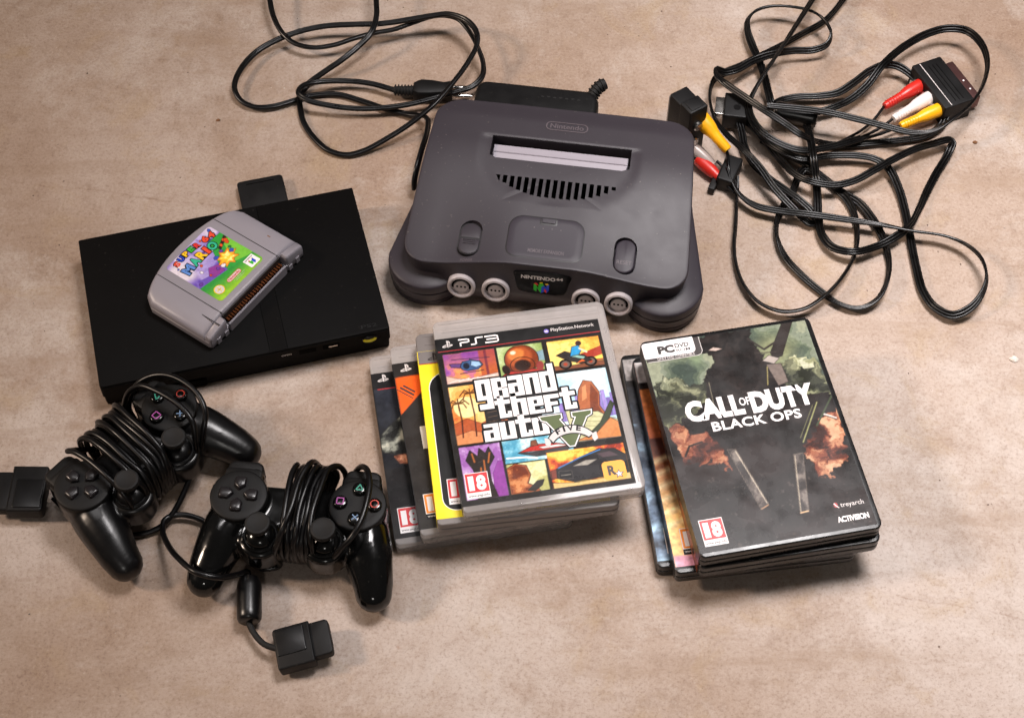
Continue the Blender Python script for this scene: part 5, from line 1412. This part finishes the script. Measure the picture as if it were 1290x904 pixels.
def gamepad(label, loc, rot, gloss, strands, tilt=(0, 0)):
    T = thing('gamepad', label, 'gamepad', loc, rot, 'wired gamepads with wound cables')
    T.rotation_euler = (R(tilt[0]), R(tilt[1]), R(rot))
    me = PAD_MESH.copy(); me.materials.clear(); me.materials.append(M[gloss])
    body = link('body', me, None, T)
    for s in (-1, 1):
        # shoulder buttons
        obj('shoulder_button', *slab_data(rrect(27, 12, (2, 2, 6, 6), s * 44, 26.0), soft(24, 40.5, 2.4)), M['pad_plate'], T)
        obj('shoulder_button', *slab_data(rrect(25, 9, (2, 2, 4, 4), s * 44, 27.0), soft(10, 22.5, 2.4)), M['pad_plate'], T)
        pl = obj('button_plate', *slab_data(circle(21.2, 40, s * 44, 0), [(0.8, 40), (0, 41), (0.0, 44.4), (0.4, 45.0), (1.4, 45.4), (6, 45.8)]), M['pad_plate'], T)
        obj('plate_neck', *slab_data(rrect(28, 20, 4, s * 44, 14), [(0.6, 38), (0, 39), (0.4, 43.4), (1.6, 44.2)]), M['pad_plate'], pl)
        # thumbstick
        Mx = Matrix.Translation((s * 23.7, -28.0, 0))
        base = obj('stick_socket', *xform(lathe_data([(14.2, 35), (14.2, 38.6), (13.2, 39.6), (12.4, 39.4), (12.0, 38.6)], 32), Mx), M[gloss], T)
        st = obj('thumbstick', *xform(lathe_data([(3.6, 43), (3.6, 51.6), (8.2, 52.4), (9.0, 53.2), (9.3, 56.0), (8.8, 57.3), (7.4, 57.8), (5.6, 57.2), (0.2, 56.8)], 32), Mx), M['rubber'], T)
        obj('stick_dome', *xform(lathe_data([(11.6, 38), (10.6, 40.8), (8.4, 43.0), (5.2, 44.6), (3.4, 45.0)], 32), Mx), M[gloss], st)
    # direction keys: four separate arrow-shaped keys
    for k in range(4):
        a = R(90 * k)
        pg = [(3.4, 0), (7.0, -4.3), (13.0, -4.3), (14.2, -3.2), (14.2, 3.2), (13.0, 4.3), (7.0, 4.3)]
        pg = [(-44 + x * math.cos(a) - y * math.sin(a), x * math.sin(a) + y * math.cos(a)) for x, y in pg]
        obj('direction_key', *slab_data(pg, [(0, 44), (0, 47.6), (0.5, 48.4), (1.4, 48.9)]), M['pad_key'], T)
    # face buttons with coloured symbols
    sy = {'sym_green': [(3.0 * math.sin(R(a)), 3.0 * math.cos(R(a)) - 0.4) for a in (0, 120, 240, 360)],
          'sym_red': [(2.9 * math.cos(R(a)), 2.9 * math.sin(R(a))) for a in range(0, 361, 15)],
          'sym_pink': [(-2.4, -2.4), (2.4, -2.4), (2.4, 2.4), (-2.4, 2.4), (-2.4, -2.4)]}
    for key, (bx, by) in (('sym_green', (0, 12.4)), ('sym_red', (12.6, 0)), ('sym_pink', (-12.6, 0)), ('sym_blue', (0, -12.4))):
        bt = obj('face_button', *slab_data(circle(5.3, 24, 44 + bx, by), [(0, 44), (0, 48.0), (0.4, 48.7), (1.2, 49.1)]), M['black_gloss'], T)
        if key == 'sym_blue':
            vf = join([stroke([(-2.1, -2.1), (2.1, 2.1)], 0.8, 49.2), stroke([(-2.1, 2.1), (2.1, -2.1)], 0.8, 49.25)])
        else:
            pts = sy[key]
            if key == 'sym_red': vf = stroke(pts, 0.85, 49.2)
            else: vf = join([stroke([a, b], 0.85, 49.2 + 0.01 * i) for i, (a, b) in enumerate(zip(pts[:-1], pts[1:]))])
        obj('symbol', [(x + 44 + bx, y + by, z) for x, y, z in vf[0]], vf[1], M[key], bt, smooth=False)
    obj('analog_button', *slab_data(circle(3.2, 18, 0, -27), [(0, 35), (0, 37.4), (0.5, 38)]), M['black_gloss'], T)
    return T, body

def local_of(T_loc, rot, pts):
    a = R(-rot); out = []
    for x, y, z in pts:
        dx, dy = x - T_loc[0], y - T_loc[1]
        out.append((dx * math.cos(a) - dy * math.sin(a), dx * math.sin(a) + dy * math.cos(a), z - T_loc[2]))
    return out

def plug_shape(parent, x, y, z, rot, tilt=0.0):
    """nine-pin pad plug: wide grip, stepped nose"""
    g = obj('plug', *slab_data(rrect(27, 32, (2, 1, 1, 2.5), 0, 0), soft(0, 11.5, 1.4)), M['black_matte'], parent)
    g.location = Vector((x, y, z)) * U; g.rotation_euler = (0, R(tilt), R(rot))
    obj('plug_nose', *slab_data(rrect(15, 27, (1, 3, 3, 1), 19.5, 1.0), soft(1.8, 9.6, 1.0)), M['black_matte'], g)
    obj('grip_step', *slab_data(rrect(21, 20, 1.2, -1.5, 4), soft(10.6, 12.4, 0.6)), M['black_satin'], g)
    return g

# gamepad turned towards the slim console
P1, R1 = (-287.0, -112.0, 0.0), 51.0
st1 = [(-30, -31, 4, 0), (-19, -18, 6, 1), (-9, -17, 1, 0), (-13, -13, 5, 2), (-4, -11, 1, -1), (2, -9, 6, 1), (-1, -4, 2, 2), (8, -1, 6, 1), (6, 3, 1, 2), (13, 2, 5, 2), (17, 8, 3, -1), (21, 6, 9, -1), (25, 30, 11, 16), (29, 33, 10, 29)]
T1, b1 = gamepad('black gamepad wound in its cable, tilted beside the corner of the slim console', P1, R1, 'black_satin', st1)
c1 = tube('cable', [(0, 20, 26), (-8, 30, 20)] + loops(st1)[1:] + local_of(P1, R1, [(-262, -158, 5), (-300, -165, 4), (-330, -150, 5), (-346, -136, 8)]), 2.25, M['cord'], T1, 2.0, 10)
lp = local_of(P1, R1, [(-364.0, -133.0, 5.0)])[0]
pl1 = plug_shape(T1, lp[0], lp[1], lp[2], 180 - R1, 0)
pl1.scale = (1.0, 1.22, 1.05)
pl1.parent = c1

# gamepad in front of it
P2, R2 = (-155.5, -157.0, 0.0), -5.0
st2 = [(-7, -6, 1, 0), (1, -3, 2, -1), (4, 0, 0, 0), (9, 6, 0, -1), (14, 3, 4, -3), (22, 9, 2, -5), (18, 11, 1, -2), (30, 18, 5, -9), (34, 27, 8, 21), (10, -12, 10, 1)]
T2, b2 = gamepad('glossy black gamepad wound in its cable, its plug lying on bare concrete', P2, R2, 'black_gloss', st2)
c2 = tube('cable', [(0, 20, 26), (-8, 30, 20)] + loops(st2)[1:] + local_of(P2, R2, C2_END), 2.25, M['cord'], T2, 2.0, 10)
fa, fb = local_of(P2, R2, [(-190.9, -203.5, 12.0), (-187.6, -239.0, 11.0)])
d = Vector(fb) - Vector(fa)
Mx = Matrix.Translation(fa) @ d.to_track_quat('Z', 'Y').to_matrix().to_4x4()
Lh = d.length
obj('ferrite_bead', *xform(lathe_data([(4.5, 0), (7.2, 1.2), (8.6, 5), (9.2, 9), (9.2, Lh - 7), (8.9, Lh - 3), (8.0, Lh - 1), (6.5, Lh)], 28), Mx), M['black_satin'], c2)
t2 = tube('cable_end', local_of(P2, R2, C2_TAIL), 2.3, M['rubber'], c2)
lp = local_of(P2, R2, [(-152.5, -258.5, 5.0)])[0]
pl2 = plug_shape(c2, lp[0], lp[1], lp[2], 14 - R2, -7)

# ------------------------------------------------------------------ cords and leads
def ribbon_profile(n=3, r=1.25, pitch=2.3):
    xs = np.linspace(-(pitch * (n - 1) / 2 + r), pitch * (n - 1) / 2 + r, 6 * n + 1)
    c = [pitch * (k - (n - 1) / 2) for k in range(n)]
    h = np.array([max([math.sqrt(max(0, r * r - (x - a) ** 2)) for a in c] + [0.25 * r if abs(x) < xs[-1] - 0.1 else 0.02]) for x in xs])
    return [(x, -y) for x, y in zip(xs, h)] + [(x, y) for x, y in zip(xs[::-1], h[::-1])]
RIB3 = ribbon_profile(3, 1.2, 2.45)
RIB2 = ribbon_profile(2, 1.7, 2.1)

def ribbon(name, ctrl, prof, m, parent=None, step=2.5):
    P = spline(ctrl, step)
    V, F = sweep_data(P, prof, roll=P[:, 3])
    o = obj(name, V, F, m, parent, angle=75); fix_normals(o.data)
    return o

def aim(a, b):
    d = Vector(b) - Vector(a)
    return Matrix.Translation(a) @ d.to_track_quat('Z', 'Y').to_matrix().to_4x4(), d.length

def phono_plug(parent, head, tail, key, name='phono_plug', k_=1.0):
    """moulded plug: metal collar at the head, fat grip, ribbed tail"""
    Mx, L = aim(head, tail)
    prof = [(4.2, 0.6), (5.6, 0.8), (6.1, 2), (6.2, 8), (6.0, 15), (5.6, 19), (4.6, 23), (4.0, 26), (3.7, L - 2), (3.2, L)]
    prof = [(r * k_, z) for r, z in prof]
    g = obj(name, *xform(lathe_data(prof, 24), Mx), M[key], parent)
    obj('collar', *xform(lathe_data([(4.4, -4), (4.6, -3.6), (4.6, 0.8)], 20), Mx), M['metal'], g)
    for k in range(6):
        z = 26 + k * (L - 28) / 6
        obj('tail_rib', *xform(lathe_data([(3.6, z - 0.1), (4.3, z + 0.3), (4.3, z + 1.1), (3.6, z + 1.5)], 16), Mx), M[key], g)
    return g

# mains cords
T = thing('mains_cord', 'black mains cord ending in a ribbed two-pin plug beside the charcoal console', 'cord')
ribbon('cord', PW_A, RIB2, M['cord'], T)
a0 = (-122.8, 284.5, 9.0)
def mains_plug(T):
    e = Vector(PW_A[-1][:3]); p = Vector(PW_A[-2][:3]); d = (e - p); d.z = 0; d.normalize()
    ang = R(-1.6)
    def place(o): o.location = e * U; o.rotation_euler = (0, 0, ang); return o
    place(obj('strain_relief', *xform(lathe_data([(2.6, -1), (3.4, 0), (4.2, 15), (4.6, 19)], 16), Matrix.Rotation(R(90), 4, 'Y')), M['rubber'], T))
    for k in range(6):
        place(obj('rib', *xform(lathe_data([(3.4, k * 2.9), (5.0, k * 2.9 + 0.3), (5.2, k * 2.9 + 1.2), (3.6, k * 2.9 + 1.5)], 14), Matrix.Rotation(R(90), 4, 'Y')), M['rubber'], T))
    o = [(17, -6.0), (22, -8.6), (34, -8.0), (44, -6.6), (51, -8.5), (52, -8), (52, 8), (51, 8.5), (44, 6.6), (34, 8.6), (24, 9.2), (20, 7.0), (17, 5)]
    bd = place(obj('plug', *slab_data(o, [(1.5, -6.5), (0, -5), (0, 4.5), (0.8, 6), (2.5, 6.8)]), M['black_matte'], T))
    for s in (-1, 1):
        obj('pin', *xform(lathe_data([(2.0, 51), (2.0, 68), (1.4, 70), (0.4, 70.6)], 14), Matrix.Translation((0, s * 5.0, 0)) @ Matrix.Rotation(R(90), 4, 'Y')), M['metal'], bd)
mains_plug(T)
T = thing('power_lead', 'black twin power lead coiling out of frame and down beside the charcoal console', 'cord')
ribbon('lead', PW_B, RIB2, M['cord'], T)

# audio-video leads
AG = 'audio-video leads tangled on the floor'
T = thing('av_lead', 'black ribbon lead ending in red, white and yellow plugs in the far adapter', 'cable', group=AG)
ribbon('ribbon', AV_A, RIB3, M['ribbon'], T)
for key, h, t in (('rca_red', (366.5, 294.0, 13), (329.9, 269.0, 10)), ('rca_white', (373.0, 279.0, 13), (335.9, 253.9, 10)), ('rca_yellow', (380.0, 264.5, 13), (341.2, 245.5, 10))):
    phono_plug(T, h, t, key)
for q in (LEAD_R1, LEAD_R2, LEAD_R3):
    tube('plug_lead', q, 1.35, M['cord'], T)
Mb = Matrix.Translation((196.0, 260.0, 0)) @ Matrix.Rotation(R(-8), 4, 'Z')
cn = obj('console_plug', *xform(slab_data(rrect(21, 28, 1.6), soft(3, 20, 1.4)), Mb), M['black_matte'], T)
obj('plug_contact', *xform(slab_data(rrect(9, 20, 0.6, -13.5, 2), soft(8, 15, 0.4)), Mb), M['metal'], cn)
obj('plug_badge', *xform(slab_data(circle(3.2, 16, 1, -3), [(0, 19.6), (0, 20.3)]), Mb), M['black_satin'], cn)

T = thing('av_lead', 'black ribbon lead ending in yellow, white and red plugs beside the charcoal console', 'cable', group=AG)
ribbon('ribbon', AV_B, RIB3, M['ribbon'], T)
for key, h, t in (('rca_yellow', (156.5, 230.0, 42), (184.0, 201.5, 26)), ('rca_white_shaded', (154.0, 216.0, 15), (174.0, 198.0, 8)), ('rca_red', (160.0, 206.5, 9), (184.0, 179.0, 7))):
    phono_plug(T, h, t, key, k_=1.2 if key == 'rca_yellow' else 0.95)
for q in (LEAD_L1, LEAD_L2, LEAD_L3):
    tube('plug_lead', q, 1.35, M['cord'], T)

T = thing('av_lead', 'black ribbon lead looping at the top and running into the far adapter', 'cable', group=AG)
ribbon('ribbon', AV_C, RIB3, M['ribbon'], T)

T = thing('av_lead', 'black ribbon lead in one wide loop round the far adapter', 'cable', group=AG)
ribbon('ribbon', AV_D, RIB3, M['ribbon'], T)

T = thing('av_lead', 'black ribbon lead with a thick ferrite barrel at its end', 'cable', group=AG)
ribbon('ribbon', AV_E, RIB3, M['ribbon'], T)
Mx, Lb = aim((231.0, 259.8, 13), (267.5, 251.0, 13))
obj('ferrite_barrel', *xform(lathe_data([(4.5, -1), (7.6, 0), (8.8, 1.6), (9.0, 4), (9.0, Lb - 4), (8.8, Lb - 1.6), (7.6, Lb), (4.5, Lb + 0.6)], 28), Mx), M['black_satin'], T)

T = thing('av_lead', 'black ribbon lead in two long loops hanging towards the top computer game', 'cable', group=AG)
ribbon('ribbon', AV_F, RIB3, M['ribbon'], T)
Mb = Matrix.Translation((186.5, 191.0, 0)) @ Matrix.Rotation(R(-22), 4, 'Z')
cn = obj('lead_plug', *xform(slab_data(rrect(15, 30, 2.0), soft(1, 15, 1.6)), Mb), M['black_matte'], T)
obj('plug_latch', *xform(slab_data(rrect(6, 13, 1.0, -8.8, -16), soft(2, 8, 0.8)), Mb), M['black_matte'], cn)

# adapters
def adapter(label, Mx, standing):
    T = thing('scart_adapter', label, 'adapter', group='black video adapters')
    b = obj('housing', *xform(slab_data(rrect(57, 30, 1.6), soft(0, 22, 1.0)), Mx), M['black_matte'], T)
    for y in (-1.5, 2.5, 6.5):
        obj('ridge', *xform(slab_data(rrect(46, 0.8, 0.3, 1, y), [(0, 21.6), (0.1, 22.5)]), Mx), M['black_satin'], b)
    obj('edge_line', *xform(slab_data(rrect(54, 0.7, 0.2, 0, -7.5), [(0, 21.6), (0, 22.15)]), Mx), M['offwhite'] if not standing else M['black_satin'], b)
    sh = obj('scart_shell', *xform(slab_data(rrect(47, 11, (1, 1, 1, 1), 1, 20.0), soft(4, 17, 0.6)), Mx), M['scart_metal'], T)
    for x in (2, 13):
        obj('shell_dimple', *xform(slab_data(circle(0.9, 8, x, 21.5), [(0, 16.5), (0, 17.25)]), Mx), M['white'], sh)
    for x in (-17, 0, 16):
        Mj = Mx @ Matrix.Translation((x, -15.0, 10)) @ Matrix.Rotation(R(90), 4, 'X')
        obj('phono_socket', *xform(lathe_data([(5.0, -1), (5.0, 2.5), (4.2, 4.0), (3.6, 4.0)], 20), Mj), M['metal'], T)
    return T
adapter('black video adapter lying flat with a row of phono plugs in its side', Matrix.Translation((381.8, 287.5, 0)) @ Matrix.Rotation(R(-66), 4, 'Z'), False)
# the second one stands on its end beside the charcoal console
Ms = Matrix.Translation((149.0, 228.0, 30)) @ Matrix.Rotation(R(-56.3), 4, 'Z') @ Matrix.Rotation(R(-90), 4, 'Y') @ Matrix.Rotation(R(-90), 4, 'Z')
def adapter_standing():
    T = thing('scart_adapter', 'black video adapter standing on end by the back corner of the charcoal console', 'adapter', (149.0, 228.0, 0), -56.3, 'black video adapters')
    b = obj('housing', *slab_data(rrect(30.6, 18, 1.6), soft(0, 58.5, 1.2)), M['black_matte'], T)
    obj('raised_panel', *slab_data(rrect(15, 18.6, 1.2, 7.4, 0), soft(1.0, 61.0, 1.2)), M['black_matte'], T)
    obj('top_step', *slab_data(rrect(10.6, 13, 0.8, 7.6, 0), soft(60.4, 61.8, 0.5)), M['black_matte'], T)
    sh = obj('scart_shell', *slab_data(rrect(7, 11, 0.8, -15.5, -1), soft(5, 52, 0.6)), M['case_grey'], T)
    for z, y in ((42, -5.5), (24, -8.0), (11, -8)):
        Mj = Matrix.Translation((14.6, y + 5, z)) @ Matrix.Rotation(R(90), 4, 'Y')
        obj('phono_socket', *xform(lathe_data([(4.6, -1), (4.6, 2.5), (3.6, 3.6)], 20), Mj), M['metal'], T)
adapter_standing()

# ------------------------------------------------------------------ bits of grit on the floor
def chip(name, label, cat, x, y, s, key, seed):
    rn = random.Random(seed)
    V, F = ball((0, 0, s * 0.35), s, 0.75, 0.45, 9, 7)
    V = [(a * rn.uniform(0.75, 1.15), b * rn.uniform(0.75, 1.15), max(0.0, c * rn.uniform(0.8, 1.2))) for a, b, c in V]
    o = obj(name, V, F, M[key], None, smooth=False); o.location = Vector((x, y, 0)) * U
    tag(o, label, cat)
chip('stone_chip', 'small white stone chip on the bare floor, far from the cables', 'stone chip', 404.7, 3.5, 3.6, 'stone', 4)
chip('grit_crumb', 'tiny brown crumb of grit on the floor beyond the far adapter', 'crumb', 407.6, 235.6, 2.2, 'crumb', 6)
chip('rust_crumb', 'small rusty crumb on the floor above the slim black console', 'crumb', -263.4, 254.1, 2.0, 'crumb', 9)

def grit():
    """fine crumbs of concrete and dust strewn over the floor"""
    rn = random.Random(21); V, F = [], []
    for q in range(900):
        x, y = rn.uniform(-480, 480), rn.uniform(-310, 420); r = 0.22 + 0.75 * rn.random() ** 4
        b = len(V); a0 = rn.uniform(0, 6.3)
        for k in range(4):
            a = a0 + k * 1.57; rr = r * rn.uniform(0.6, 1.2); V.append((x + rr * math.cos(a), y + rr * math.sin(a), 0.02))
        V.append((x + rn.uniform(-0.2, 0.2) * r, y + rn.uniform(-0.2, 0.2) * r, r * rn.uniform(0.5, 1.0)))
        F += [(b + k, b + (k + 1) % 4, b + 4) for k in range(4)]
    o = obj('floor_grit', V, F, M['grit'], None, smooth=False)
    tag(o, 'fine crumbs of concrete grit strewn over the floor', 'grit', kind='stuff')
grit()
